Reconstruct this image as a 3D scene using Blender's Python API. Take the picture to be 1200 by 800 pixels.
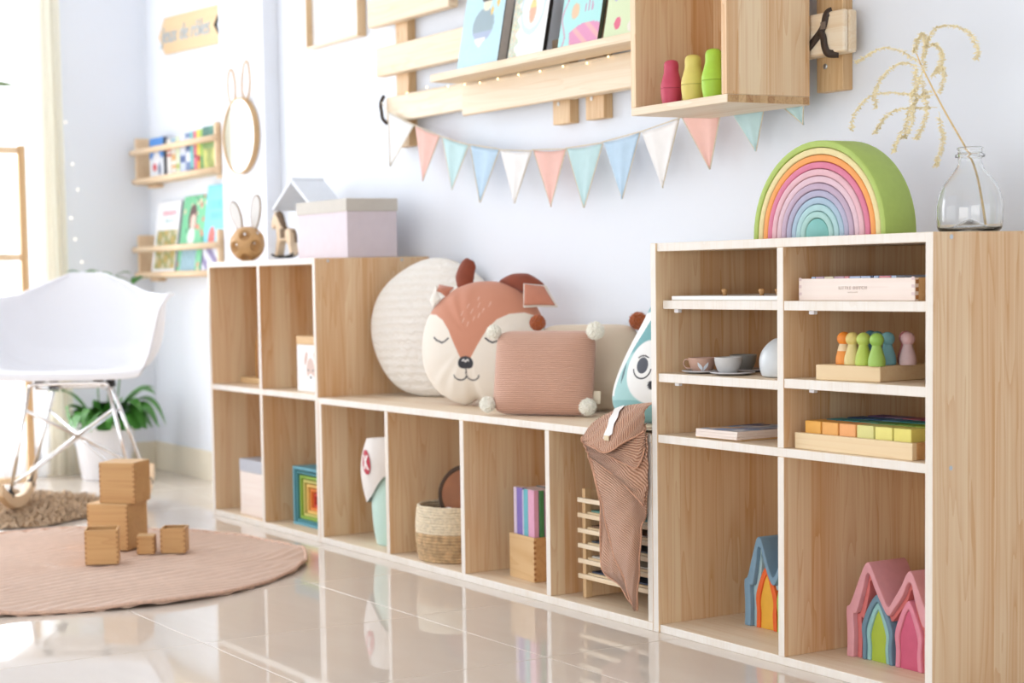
import bpy, math, random
import numpy as np
from mathutils import Matrix, Vector, Euler

for o in list(bpy.data.objects):
    bpy.data.objects.remove(o, do_unlink=True)
SC = bpy.context.scene
COL = SC.collection
rnd = random.Random(7)
PI = math.pi

# ------------------------------------------------------------------ camera
CAM_LOC = (3.0664, -2.3973, 0.7958)
YAW, PITCH, ROLL = 1.0713, 0.0705, -0.0207
fw = Vector((-math.sin(YAW) * math.cos(PITCH), math.cos(YAW) * math.cos(PITCH), -math.sin(PITCH)))
rt = fw.cross(Vector((0, 0, 1))).normalized()
up = rt.cross(fw)
r2 = rt * math.cos(ROLL) + up * math.sin(ROLL)
u2 = -rt * math.sin(ROLL) + up * math.cos(ROLL)
cd = bpy.data.cameras.new('camera')
cam = bpy.data.objects.new('camera', cd)
COL.objects.link(cam)
M = Matrix(((r2.x, u2.x, -fw.x), (r2.y, u2.y, -fw.y), (r2.z, u2.z, -fw.z)))
cam.matrix_world = Matrix.Translation(CAM_LOC) @ M.to_4x4()
cd.sensor_width = 36.0
cd.lens = 2059.07 / 1200 * 36.0
cd.shift_x = (600 - 423.42) / 1200
cd.shift_y = (469.28 - 400) / 1200
cd.clip_start = 0.05
cd.dof.use_dof = True
cd.dof.focus_distance = 3.6
cd.dof.aperture_fstop = 3.7
SC.camera = cam

# ------------------------------------------------------------------ world, lights, exposure
w = bpy.data.worlds.new('daylight')
SC.world = w
w.use_nodes = True
w.node_tree.nodes['Background'].inputs[0].default_value = (0.86, 0.93, 1.0, 1)
w.node_tree.nodes['Background'].inputs[1].default_value = 1.0


def area(name, loc, rot, sx, sy, power, color=(1, 1, 1)):
    d = bpy.data.lights.new(name, 'AREA')
    d.shape = 'RECTANGLE'
    d.size, d.size_y = sx, sy
    d.energy = power
    d.color = color
    o = bpy.data.objects.new(name, d)
    COL.objects.link(o)
    o.location = loc
    o.rotation_euler = rot
    return o


# daylight at the window in the left wall (behind the sheer curtain) and two low area lights added to brighten the lower bays
area('window_daylight', (-4.03, -1.5, 1.3), (0, -PI / 2, 0), 2.5, 3.3, 100, (0.95, 0.985, 1.05))
area('front_fill_light', (-1.7, -3.88, 0.85), (PI / 2, 0, 0), 3.6, 1.5, 12, (1.0, 1.0, 1.0))
area('side_fill_light', (2.4, -3.88, 0.75), (PI / 2, 0, 0), 2.6, 1.3, 32, (1.0, 0.985, 0.955))
vs = SC.view_settings
vs.view_transform = 'Standard'
vs.look = 'None'
vs.exposure = 0.37
vs.gamma = 1.0
vs.use_curve_mapping = False

# ------------------------------------------------------------------ materials


def lin(r, g=None, b=None):
    if g is None:
        r, g, b = r
    f = lambda c: (c / 255 / 12.92) if c / 255 <= 0.04045 else ((c / 255 + 0.055) / 1.055) ** 2.4
    return (f(r), f(g), f(b))


def base_mat(name):
    m = bpy.data.materials.new(name)
    m.use_nodes = True
    nt = m.node_tree
    return m, nt, nt.nodes['Principled BSDF']


def plain(name, rgb, rough=0.6, metal=0.0, noise=0.04, nscale=40, bump=0.0, bscale=200, sheen=0.0, spec=0.5):
    m, nt, b = base_mat(name)
    L = nt.links
    b.inputs['Roughness'].default_value = rough
    b.inputs['Metallic'].default_value = metal
    b.inputs['Specular IOR Level'].default_value = spec
    if sheen:
        b.inputs['Sheen Weight'].default_value = sheen
    tc = nt.nodes.new('ShaderNodeTexCoord')
    if noise:
        n = nt.nodes.new('ShaderNodeTexNoise')
        n.inputs['Scale'].default_value = nscale
        n.inputs['Detail'].default_value = 3
        L.new(tc.outputs['Object'], n.inputs['Vector'])
        r = nt.nodes.new('ShaderNodeValToRGB')
        r.color_ramp.elements[0].position = 0.3
        r.color_ramp.elements[1].position = 0.7
        r.color_ramp.elements[0].color = (*[c * (1 - noise) for c in rgb], 1)
        r.color_ramp.elements[1].color = (*[min(1, c * (1 + noise)) for c in rgb], 1)
        L.new(n.outputs['Fac'], r.inputs['Fac'])
        L.new(r.outputs['Color'], b.inputs['Base Color'])
    else:
        b.inputs['Base Color'].default_value = (*rgb, 1)
    if bump:
        n2 = nt.nodes.new('ShaderNodeTexNoise')
        n2.inputs['Scale'].default_value = bscale
        L.new(tc.outputs['Object'], n2.inputs['Vector'])
        bp = nt.nodes.new('ShaderNodeBump')
        bp.inputs['Strength'].default_value = bump
        bp.inputs['Distance'].default_value = 0.002
        L.new(n2.outputs['Fac'], bp.inputs['Height'])
        L.new(bp.outputs['Normal'], b.inputs['Normal'])
    return m


def mth(nt, op, a, b=None, clamp=False):
    n = nt.nodes.new('ShaderNodeMath')
    n.operation = op
    n.use_clamp = clamp
    for i, v in enumerate((a, b)):
        if v is None:
            continue
        if isinstance(v, (int, float)):
            n.inputs[i].default_value = v
        else:
            nt.links.new(v, n.inputs[i])
    return n.outputs[0]


def mixc(nt, fac, a, b, mode='MIX'):
    n = nt.nodes.new('ShaderNodeMix')
    n.data_type = 'RGBA'
    n.blend_type = mode
    for sock, v in ((n.inputs[0], fac), (n.inputs[6], a), (n.inputs[7], b)):
        if isinstance(v, (int, float)):
            sock.default_value = v
        elif isinstance(v, tuple):
            sock.default_value = (*v, 1)
        else:
            nt.links.new(v, sock)
    return n.outputs[2]


def wood(name, light, dark, grain='Z', strip='Y', sw=0.07, rough=0.5, strips=0.5, knots=1.0, fine=0.12):
    """glued pine boards: grain runs along one axis, laminated strips across another"""
    m, nt, b = base_mat(name)
    L = nt.links
    tc = nt.nodes.new('ShaderNodeTexCoord')
    oi = nt.nodes.new('ShaderNodeObjectInfo')
    sep = nt.nodes.new('ShaderNodeSeparateXYZ')
    L.new(tc.outputs['Object'], sep.inputs[0])
    ax = {'X': 0, 'Y': 1, 'Z': 2}
    g, s = ax[grain], ax[strip]
    rr = mth(nt, 'MULTIPLY', oi.outputs['Random'], 13.7)
    sid = mth(nt, 'FLOOR', mth(nt, 'ADD', mth(nt, 'DIVIDE', sep.outputs[s], sw), rr))
    wn = nt.nodes.new('ShaderNodeTexWhiteNoise')
    wn.noise_dimensions = '2D'
    cmb = nt.nodes.new('ShaderNodeCombineXYZ')
    L.new(sid, cmb.inputs[0])
    L.new(rr, cmb.inputs[1])
    L.new(cmb.outputs[0], wn.inputs['Vector'])
    sr = wn.outputs['Value']
    # stretched coordinates
    outs = []
    for i in range(3):
        k = 1.1 if i == g else 16.0
        v = mth(nt, 'MULTIPLY', sep.outputs[i], k)
        if i == g:
            v = mth(nt, 'ADD', v, mth(nt, 'MULTIPLY', sr, 31.0))
        else:
            v = mth(nt, 'ADD', v, rr)
        outs.append(v)
    co = nt.nodes.new('ShaderNodeCombineXYZ')
    for i in range(3):
        L.new(outs[i], co.inputs[i])
    n1 = nt.nodes.new('ShaderNodeTexNoise')
    n1.inputs['Scale'].default_value = 1.0
    n1.inputs['Detail'].default_value = 2.0
    n1.inputs['Distortion'].default_value = 0.4
    L.new(co.outputs[0], n1.inputs['Vector'])
    # growth rings from noise iso-lines
    ring = mth(nt, 'FRACT', mth(nt, 'MULTIPLY', n1.outputs['Fac'], 9.0))
    ring = mth(nt, 'POWER', ring, 3.0)
    n2 = nt.nodes.new('ShaderNodeTexNoise')
    mp = nt.nodes.new('ShaderNodeMapping')
    sc = [9.0, 9.0, 9.0]
    sc[g] = 0.35
    mp.inputs['Scale'].default_value = sc
    L.new(co.outputs[0], mp.inputs['Vector'])
    n2.inputs['Scale'].default_value = 1.6
    n2.inputs['Detail'].default_value = 2.0
    L.new(mp.outputs[0], n2.inputs['Vector'])
    fac = mth(nt, 'ADD', mth(nt, 'MULTIPLY', ring, 0.34), mth(nt, 'MULTIPLY', mth(nt, 'SUBTRACT', n1.outputs['Fac'], 0.5), 0.9))
    fac = mth(nt, 'ADD', fac, mth(nt, 'MULTIPLY', mth(nt, 'SUBTRACT', n2.outputs['Fac'], 0.5), fine * 6))
    fac = mth(nt, 'ADD', fac, mth(nt, 'MULTIPLY', sr, strips))
    fac = mth(nt, 'ADD', fac, 0.05, clamp=True)
    col = mixc(nt, fac, light, dark)
    if knots:
        vo = nt.nodes.new('ShaderNodeTexVoronoi')
        vo.inputs['Scale'].default_value = 1.0
        mk = nt.nodes.new('ShaderNodeMapping')
        sk = [0.5, 0.5, 0.5]
        sk[g] = 4.2
        mk.inputs['Scale'].default_value = sk
        L.new(co.outputs[0], mk.inputs['Vector'])
        L.new(mk.outputs[0], vo.inputs['Vector'])
        vs_ = nt.nodes.new('ShaderNodeSeparateColor')
        L.new(vo.outputs['Color'], vs_.inputs[0])
        on = mth(nt, 'GREATER_THAN', vs_.outputs[0], 0.82)
        mr = nt.nodes.new('ShaderNodeMapRange')
        mr.inputs[1].default_value = 0.05
        mr.inputs[2].default_value = 0.11
        mr.inputs[3].default_value = 1.0
        mr.inputs[4].default_value = 0.0
        L.new(vo.outputs['Distance'], mr.inputs[0])
        kf = mth(nt, 'MULTIPLY', mth(nt, 'MULTIPLY', on, mr.outputs[0]), 0.7 * knots)
        col = mixc(nt, kf, col, tuple(c * k for c, k in zip(dark, (0.55, 0.4, 0.28))))
    L.new(col, b.inputs['Base Color'])
    b.inputs['Roughness'].default_value = rough
    return m


def painted(name, rough=0.6, sheen=0.0, bump=None, emis=0):
    m, nt, b = base_mat(name)
    a = nt.nodes.new('ShaderNodeAttribute')
    a.attribute_name = 'Col'
    nt.links.new(a.outputs['Color'], b.inputs['Base Color'])
    b.inputs['Roughness'].default_value = rough
    if sheen:
        b.inputs['Sheen Weight'].default_value = sheen
    if bump:
        tc = nt.nodes.new('ShaderNodeTexCoord')
        n = nt.nodes.new('ShaderNodeTexNoise')
        n.inputs['Scale'].default_value = bump
        nt.links.new(tc.outputs['Object'], n.inputs['Vector'])
        bp = nt.nodes.new('ShaderNodeBump')
        bp.inputs['Strength'].default_value = 0.25
        bp.inputs['Distance'].default_value = 0.002
        nt.links.new(n.outputs['Fac'], bp.inputs['Height'])
        nt.links.new(bp.outputs['Normal'], b.inputs['Normal'])
    return m


def ribbed(name, c1, c2, scale, axis='Z', dist=0.003, strength=0.7, distort=2.0, dscale=1.0, profile='SIN', rough=0.85, coord='Object', sheen=0.3):
    """woven or knitted cloth: raised ribs across one axis"""
    m, nt, b = base_mat(name)
    L = nt.links
    tc = nt.nodes.new('ShaderNodeTexCoord')
    wv = nt.nodes.new('ShaderNodeTexWave')
    wv.wave_type = 'BANDS'
    wv.bands_direction = axis
    wv.wave_profile = profile
    wv.inputs['Scale'].default_value = scale
    wv.inputs['Distortion'].default_value = distort
    wv.inputs['Detail'].default_value = 1.0
    wv.inputs['Detail Scale'].default_value = dscale
    L.new(tc.outputs[coord], wv.inputs['Vector'])
    L.new(mixc(nt, wv.outputs['Fac'], c1, c2), b.inputs['Base Color'])
    bp = nt.nodes.new('ShaderNodeBump')
    bp.inputs['Strength'].default_value = strength
    bp.inputs['Distance'].default_value = dist
    L.new(wv.outputs['Fac'], bp.inputs['Height'])
    L.new(bp.outputs['Normal'], b.inputs['Normal'])
    b.inputs['Roughness'].default_value = rough
    b.inputs['Sheen Weight'].default_value = sheen
    return m


PINE_L, PINE_D = lin(243, 216, 178), lin(215, 160, 105)
M_side = wood('pine_side', PINE_L, PINE_D, 'Z', 'Y', 0.062, strips=0.52)
M_shelf = wood('pine_shelf', lin(243, 226, 202), lin(224, 194, 155), 'X', 'Y', knots=0.5, strips=0.3)
M_lit_edge = wood('pine_lit_edge', lin(240, 233, 224), lin(230, 217, 200), 'Z', 'X', 0.3, strips=0.2, knots=0.0, fine=0.06)
M_back = wood('pine_back', PINE_L, PINE_D, 'Z', 'X')
M_rail = wood('pine_rail', lin(245, 228, 202), lin(230, 200, 160), 'X', 'Z', 0.05, knots=0.7)
M_batten = wood('pine_batten', lin(232, 200, 155), lin(206, 160, 108), 'Z', 'X', 0.05)
M_birch = wood('birch_box', lin(226, 190, 140), lin(200, 152, 98), 'X', 'Z', 0.3, strips=0.2, knots=0.0, fine=0.05)
M_birch2 = wood('warm_birch', lin(214, 168, 114), lin(186, 134, 82), 'X', 'Z', 0.3, strips=0.2, knots=0.0, fine=0.05)
M_tray = wood('maple_tray', lin(238, 213, 172), lin(226, 190, 140), 'X', 'Y', 0.3, strips=0.2, knots=0.0, fine=0.06)
M_palebox = wood('pale_plywood', lin(244, 230, 220), lin(234, 212, 200), 'X', 'Z', 0.3, strips=0.2, knots=0.0, fine=0.05)
M_shelf_y = wood('shelf_beech', lin(240, 212, 176), lin(222, 184, 140), 'X', 'Z', 0.2, strips=0.2, knots=0.0)
M_wall = plain('wall_paint', lin(236, 240, 247), 0.75, noise=0.006, nscale=3)
M_ceil = plain('ceiling_paint', lin(240, 240, 240), 0.8, noise=0.01, nscale=3)
M_base = plain('skirting_tile', lin(238, 229, 208), 0.25, noise=0.03, nscale=5)
M_grout = plain('grout', lin(240, 238, 234), 0.6, noise=0.03)
M_white = plain('white_plastic', lin(246, 246, 250), 0.35, noise=0.0)
M_whitepaint = plain('white_paint', lin(244, 243, 241), 0.5, noise=0.01)
M_chrome = plain('chrome', (0.86, 0.87, 0.88), 0.12, metal=1.0, noise=0)
M_steel = plain('zinc_screw', (0.62, 0.66, 0.70), 0.35, metal=1.0, noise=0)
M_black = plain('black_rubber', (0.02, 0.02, 0.022), 0.5, noise=0)
M_strap = plain('brown_strap', lin(62, 48, 40), 0.6, noise=0.1)
M_rope = plain('cream_cord', lin(226, 214, 190), 0.8, noise=0.1, nscale=200)
M_leaf = plain('leaf_green', lin(70, 130, 48), 0.4, noise=0.3, nscale=14)
M_leaf2 = plain('olive_leaf', lin(120, 140, 80), 0.5, noise=0.2, nscale=14)
M_soil = plain('soil', lin(70, 52, 40), 0.9, noise=0.3)
M_paint = painted('printed_cloth', 0.85, 0.25, 500)
M_print = painted('printed_paper', 0.45)
M_toy = painted('stained_wood', 0.6, 0.0, 300)


def floor_tile_mat():
    m, nt, b = base_mat('polished_tile')
    tc = nt.nodes.new('ShaderNodeTexCoord')
    oi = nt.nodes.new('ShaderNodeObjectInfo')
    n = nt.nodes.new('ShaderNodeTexNoise')
    n.inputs['Scale'].default_value = 2.2
    n.inputs['Detail'].default_value = 5
    n.inputs['Distortion'].default_value = 1.5
    mp = nt.nodes.new('ShaderNodeMapping')
    mp.inputs['Scale'].default_value = (1, 2.6, 1)
    nt.links.new(tc.outputs['Object'], mp.inputs['Vector'])
    ad = nt.nodes.new('ShaderNodeVectorMath')
    nt.links.new(mp.outputs[0], ad.inputs[0])
    cb = nt.nodes.new('ShaderNodeCombineXYZ')
    nt.links.new(mth(nt, 'MULTIPLY', oi.outputs['Random'], 30), cb.inputs[0])
    nt.links.new(cb.outputs[0], ad.inputs[1])
    nt.links.new(ad.outputs[0], n.inputs['Vector'])
    nt.links.new(mixc(nt, n.outputs['Fac'], lin(222, 208, 194), lin(232, 222, 210)), b.inputs['Base Color'])
    b.inputs['Roughness'].default_value = 0.035
    b.inputs['IOR'].default_value = 1.55
    return m


M_tile = floor_tile_mat()


def glass_mat():
    m, nt, b = base_mat('clear_glass')
    b.inputs['Base Color'].default_value = (0.99, 1, 1, 1)
    b.inputs['Roughness'].default_value = 0.0
    b.inputs['Transmission Weight'].default_value = 1.0
    b.inputs['IOR'].default_value = 1.45
    return m


M_glass = glass_mat()


def curtain_mat(name, transp, col):
    m = bpy.data.materials.new(name)
    m.use_nodes = True
    nt = m.node_tree
    nt.nodes.clear()
    out = nt.nodes.new('ShaderNodeOutputMaterial')
    t = nt.nodes.new('ShaderNodeBsdfTransparent')
    tl = nt.nodes.new('ShaderNodeBsdfTranslucent')
    d = nt.nodes.new('ShaderNodeBsdfDiffuse')
    tl.inputs[0].default_value = (*col, 1)
    d.inputs[0].default_value = (*col, 1)
    m1 = nt.nodes.new('ShaderNodeMixShader')
    m1.inputs[0].default_value = 0.35
    nt.links.new(tl.outputs[0], m1.inputs[1])
    nt.links.new(d.outputs[0], m1.inputs[2])
    m2 = nt.nodes.new('ShaderNodeMixShader')
    m2.inputs[0].default_value = transp
    nt.links.new(m1.outputs[0], m2.inputs[1])
    nt.links.new(t.outputs[0], m2.inputs[2])
    nt.links.new(m2.outputs[0], out.inputs[0])
    return m


M_sheer = curtain_mat('sheer_voile', 0.5, (0.95, 0.95, 0.95))
M_drape = curtain_mat('cream_drape', 0.08, lin(246, 243, 232))


def emit_mat(name, col, s):
    m = bpy.data.materials.new(name)
    m.use_nodes = True
    b = m.node_tree.nodes['Principled BSDF']
    b.inputs['Base Color'].default_value = (*col, 1)
    b.inputs['Emission Color'].default_value = (*col, 1)
    b.inputs['Emission Strength'].default_value = s
    return m


M_bulb = emit_mat('led_bulb', (1.0, 0.80, 0.42), 3.0)
M_bulb2 = emit_mat('pale_led_bulb', (1.0, 0.93, 0.80), 1.3)

_flat = {}


def flat(rgb, rough=0.55):
    k = (tuple(rgb), rough)
    if k not in _flat:
        _flat[k] = plain('colour_%02x%02x%02x' % tuple(int(c) for c in rgb), lin(*rgb), rough, noise=0.03, nscale=60)
    return _flat[k]


# ------------------------------------------------------------------ geometry helpers
class G:
    def __init__(s):
        s.v, s.f, s.c = [], [], []

    def add(s, vs, fs, col=None):
        n = len(s.v)
        s.v += [tuple(v) for v in vs]
        s.f += [tuple(i + n for i in f) for f in fs]
        s.c += [col or (1, 1, 1)] * len(vs) if not isinstance(col, list) else col
        return s

    def box(s, x0, x1, y0, y1, z0, z1, col=None, mat=None):
        vs = [(x, y, z) for z in (z0, z1) for y in (y0, y1) for x in (x0, x1)]
        if mat is not None:
            vs = [mat @ Vector(v) for v in vs]
        return s.add(vs, [(0, 2, 3, 1), (4, 5, 7, 6), (0, 1, 5, 4), (2, 6, 7, 3), (0, 4, 6, 2), (1, 3, 7, 5)], col)

    def tube(s, pts, r, n=8, closed=False, caps=True, col=None):
        pts = [Vector(p) for p in pts]
        k = len(pts)
        rs = r if isinstance(r, (list, tuple)) else [r] * k
        vs, fs = [], []
        prev = None
        for i, p in enumerate(pts):
            if closed:
                t = pts[(i + 1) % k] - pts[i - 1]
            else:
                t = pts[min(i + 1, k - 1)] - pts[max(i - 1, 0)]
            t.normalize()
            if prev is None:
                a = Vector((0, 0, 1)) if abs(t.z) < 0.9 else Vector((1, 0, 0))
                a = (a - t * a.dot(t)).normalized()
            else:
                a = (prev - t * prev.dot(t)).normalized()
            prev = a
            b = t.cross(a)
            for j in range(n):
                q = 2 * PI * j / n
                vs.append(p + (a * math.cos(q) + b * math.sin(q)) * rs[i])
        rng = k if closed else k - 1
        for i in range(rng):
            i2 = (i + 1) % k
            for j in range(n):
                j2 = (j + 1) % n
                fs.append((i * n + j, i * n + j2, i2 * n + j2, i2 * n + j))
        if caps and not closed:
            fs.append(tuple(range(n - 1, -1, -1)))
            fs.append(tuple((k - 1) * n + j for j in range(n)))
        return s.add(vs, fs, col)

    def lathe(s, prof, n=32, c=(0, 0, 0), col=None, cap=True):
        vs, fs = [], []
        for r, z in prof:
            for j in range(n):
                q = 2 * PI * j / n
                vs.append((c[0] + r * math.cos(q), c[1] + r * math.sin(q), c[2] + z))
        for i in range(len(prof) - 1):
            for j in range(n):
                j2 = (j + 1) % n
                fs.append((i * n + j, i * n + j2, (i + 1) * n + j2, (i + 1) * n + j))
        if cap:
            if prof[0][0] > 1e-5:
                fs.append(tuple(range(n - 1, -1, -1)))
            if prof[-1][0] > 1e-5:
                fs.append(tuple((len(prof) - 1) * n + j for j in range(n)))
        return s.add(vs, fs, col)

    def grid(s, fn, nu, nv, cu=False, cv=False, col=None):
        """fn(u,v)->point, u,v in 0..1"""
        vs, fs = [], []
        for i in range(nv):
            for j in range(nu):
                u = j / (nu if cu else nu - 1)
                v = i / (nv if cv else nv - 1)
                vs.append(fn(u, v))
        for i in range(nv if cv else nv - 1):
            for j in range(nu if cu else nu - 1):
                j2, i2 = (j + 1) % nu, (i + 1) % nv
                fs.append((i * nu + j, i * nu + j2, i2 * nu + j2, i2 * nu + j))
        return s.add(vs, fs, col)

    def sphere(s, c, r, n=16, m=10, col=None, sx=1, sy=1, sz=1):
        prof = [(max(1e-4, r * math.sin(PI * i / m)), -r * math.cos(PI * i / m)) for i in range(m + 1)]
        vs, fs = [], []
        for rr, z in prof:
            for j in range(n):
                q = 2 * PI * j / n
                vs.append((c[0] + sx * rr * math.cos(q), c[1] + sy * rr * math.sin(q), c[2] + sz * z))
        for i in range(m):
            for j in range(n):
                j2 = (j + 1) % n
                fs.append((i * n + j, i * n + j2, (i + 1) * n + j2, (i + 1) * n + j))
        return s.add(vs, fs, col)

    def strip(s, outer, inner, y0, y1, col=None):
        """solid between two open polylines in xz, extruded from y0 to y1"""
        n = len(outer)
        vs = []
        for p in outer:
            vs += [(p[0], y0, p[1]), (p[0], y1, p[1])]
        for p in inner:
            vs += [(p[0], y0, p[1]), (p[0], y1, p[1])]
        fs = []
        o, q = 0, 2 * n
        for i in range(n - 1):
            a, b = 2 * i, 2 * i + 2
            fs += [(o + a, o + b, q + b, q + a), (o + a + 1, q + a + 1, q + b + 1, o + b + 1),
                   (o + a, o + a + 1, o + b + 1, o + b), (q + a, q + b, q + b + 1, q + a + 1)]
        for a in (0, 2 * n - 2):
            fs.append((o + a, q + a, q + a + 1, o + a + 1))
        return s.add(vs, fs, col)

    def prism(s, poly, y0, y1, col=None):
        """solid polygon in xz extruded along y"""
        n = len(poly)
        vs = [(p[0], y0, p[1]) for p in poly] + [(p[0], y1, p[1]) for p in poly]
        fs = [tuple(range(n)), tuple(range(2 * n - 1, n - 1, -1))]
        for i in range(n):
            j = (i + 1) % n
            fs.append((i, i + n, j + n, j))
        return s.add(vs, fs, col)

    def mesh(s, name):
        me = bpy.data.meshes.new(name)
        me.from_pydata(s.v, [], s.f)
        me.update()
        return me

    def build(s, name, mat, parent=None, smooth=False, bevel=0.0, seg=2, paint=False, loc=(0, 0, 0), rot=(0, 0, 0), auto=None):
        import bmesh
        me = s.mesh(name)
        bm = bmesh.new()
        bm.from_mesh(me)
        bmesh.ops.recalc_face_normals(bm, faces=bm.faces)
        bm.to_mesh(me)
        bm.free()
        if paint:
            at = me.color_attributes.new('Col', 'FLOAT_COLOR', 'POINT')
            at.data.foreach_set('color', np.array([(*c[:3], 1.0) for c in s.c], dtype=np.float32).ravel())
        me.materials.append(mat)
        o = bpy.data.objects.new(name, me)
        COL.objects.link(o)
        o.parent = parent
        o.location = loc
        o.rotation_euler = rot
        if smooth:
            me.polygons.foreach_set('use_smooth', [True] * len(me.polygons))
        if bevel:
            b = o.modifiers.new('bevel', 'BEVEL')
            b.width = bevel
            b.segments = seg
            b.limit_method = 'ANGLE'
            b.angle_limit = 0.6
            b.harden_normals = False
        if auto:
            me.polygons.foreach_set('use_smooth', [True] * len(me.polygons))
            e = o.modifiers.new('sharp', 'EDGE_SPLIT')
            e.split_angle = auto
        return o


def B(name, x0, x1, y0, y1, z0, z1, mat, parent=None, bevel=0.0015, edge=True, **k):
    o = G().box(x0, x1, y0, y1, z0, z1).build(name, mat, parent, bevel=bevel, **k)
    if edge and (mat is M_side or mat is M_shelf):                # front faces get a paler pine, their brighter light put into the colour
        o.data.materials.append(M_lit_edge)
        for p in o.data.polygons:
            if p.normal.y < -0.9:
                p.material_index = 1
    return o


def tag(o, label, cat, group=None, kind=None):
    o['label'] = label
    o['category'] = cat
    if group:
        o['group'] = group
    if kind:
        o['kind'] = kind
    return o


def thing(name, label, cat, loc=(0, 0, 0), rotz=0.0, group=None, rot=None):
    o = bpy.data.objects.new(name, None)
    o.empty_display_size = 0.05
    COL.objects.link(o)
    o.location = loc
    o.rotation_euler = rot or (0, 0, rotz)
    return tag(o, label, cat, group)


def struct(o):
    o['kind'] = 'structure'
    return o


def dup(root, loc=None, rot=None, parent=None):
    r = root.copy()
    COL.objects.link(r)
    if parent is not None:
        r.parent = parent
    if loc is not None:
        r.location = loc
    if rot is not None:
        r.rotation_euler = rot
    for ch in list(root.children):
        dup(ch, parent=r)
    return r


def text_mesh(name, body, size, mat, parent, loc, rot, shear=0.0, extrude=0.0004, align='CENTER', spacing=1.0):
    cu = bpy.data.curves.new(name, 'FONT')
    cu.body = body
    cu.size = size
    cu.shear = shear
    cu.extrude = extrude
    cu.align_x = align
    cu.align_y = 'CENTER'
    cu.space_character = spacing
    cu.resolution_u = 4
    tmp = bpy.data.objects.new(name, cu)
    COL.objects.link(tmp)
    dg = bpy.context.evaluated_depsgraph_get()
    dg.update()
    me = bpy.data.meshes.new_from_object(tmp.evaluated_get(dg))
    bpy.data.objects.remove(tmp, do_unlink=True)
    me.name = name
    me.materials.clear()
    me.materials.append(mat)
    o = bpy.data.objects.new(name, me)
    COL.objects.link(o)
    o.parent = parent
    o.location = loc
    o.rotation_euler = rot
    return o


def sm(a, b, x):
    t = min(1, max(0, (x - a) / (b - a)))
    return t * t * (3 - 2 * t)


def mixv(a, b, t):
    return tuple(p + (q - p) * t for p, q in zip(a, b))


def panel(name, w_, h_, fn, parent, loc=(0, 0, 0), rot=(0, 0, 0), nx=50, ny=70, mat=None, t=0.0):
    """a flat printed sheet in xz facing -y; fn(u,v)->linear rgb, u right, v up (0..1)"""
    g = G()
    cols = []
    for i in range(ny):
        for j in range(nx):
            cols.append(fn(j / (nx - 1), i / (ny - 1)))
    g.grid(lambda u, v: ((u - 0.5) * w_, -t, v * h_), nx, ny, col=cols)
    return g.build(name, mat or M_print, parent, paint=True, loc=loc, rot=rot)


def catmull(pts, n=6, closed=False):
    P = [Vector(p) for p in pts]
    k = len(P)
    out = []
    for i in range(k if closed else k - 1):
        p0 = P[i - 1] if (closed or i > 0) else P[0]
        p1, p2 = P[i], P[(i + 1) % k]
        p3 = P[(i + 2) % k] if (closed or i + 2 < k) else P[-1]
        for j in range(n):
            t = j / n
            out.append(0.5 * ((2 * p1) + (p2 - p0) * t + (2 * p0 - 5 * p1 + 4 * p2 - p3) * t * t + (3 * p1 - p0 - 3 * p2 + p3) * t ** 3))
    if not closed:
        out.append(P[-1])
    return out


def seg_d(px, pz, a, b):
    ax, az = a
    bx, bz = b
    vx, vz = bx - ax, bz - az
    t = max(0, min(1, ((px - ax) * vx + (pz - az) * vz) / (vx * vx + vz * vz + 1e-12)))
    return math.hypot(px - ax - t * vx, pz - az - t * vz)


def poly_d(px, pz, pts):
    return min(seg_d(px, pz, pts[i], pts[i + 1]) for i in range(len(pts) - 1))


#@@STRUCTURE
# ================================================================== the room
YW = 0.40           # face of the back wall
XL = -3.88          # face of the left wall
XR, YF, ZC = 3.9, -3.8, 2.75

floor = struct(G().box(XL - 0.2, XR, YF - 0.1, YW + 0.1, -0.06, -0.0022).build('floor', M_grout))
S_T = 0.5388
TX, TY = 0.0867, -0.3451
tile0 = None
tx = TX - S_T * 8
while tx < XR:
    ty = TY - S_T * 7
    while ty < YW:
        xa, xb = max(tx, XL), min(tx + S_T, XR)
        ya, yb = max(ty, YF), min(ty + S_T, YW)
        if xb - xa > 0.03 and yb - ya > 0.03:
            full = abs(xb - xa - S_T) < 1e-6 and abs(yb - ya - S_T) < 1e-6
            gp = 0.0012
            if full and tile0 is not None:
                o = tile0.copy()
                COL.objects.link(o)
                o.location = (tx, ty, 0)
            else:
                o = G().box(gp + xa - tx, xb - tx - gp, gp + ya - ty, yb - ty - gp, -0.01, 0).build('tile', M_tile, floor, bevel=0.0006, seg=1, loc=(tx, ty, 0))
                if full:
                    tile0 = o
        ty += S_T
    tx += S_T

struct(B('wall_back', XL - 0.1, XR + 0.1, YW, YW + 0.1, 0, ZC, M_wall, bevel=0))
# left wall with its window opening
WY0, WY1, WZ0, WZ1 = -3.0, -0.10, 0.06, 2.45
wl = G()
wl.box(XL - 0.1, XL, WY1, YW, 0, ZC).box(XL - 0.1, XL, YF, WY0, 0, ZC)
wl.box(XL - 0.1, XL, WY0, WY1, WZ1, ZC).box(XL - 0.1, XL, WY0, WY1, 0, WZ0)
struct(wl.build('wall_left', M_wall))
win = struct(G().box(XL - 0.09, XL - 0.03, WY0, WY0 + 0.06, WZ0, WZ1).box(XL - 0.09, XL - 0.03, WY1 - 0.06, WY1, WZ0, WZ1)
             .box(XL - 0.09, XL - 0.03, WY0, WY1, WZ1 - 0.06, WZ1).box(XL - 0.09, XL - 0.03, WY0, WY1, WZ0, WZ0 + 0.06)
             .box(XL - 0.09, XL - 0.03, -1.68, -1.62, WZ0, WZ1).build('window_1', M_whitepaint))
# pier that projects from the back wall
struct(B('wall_pier', -3.003, -2.625, 0.34, YW, 0, ZC, M_wall, bevel=0.002))
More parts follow.
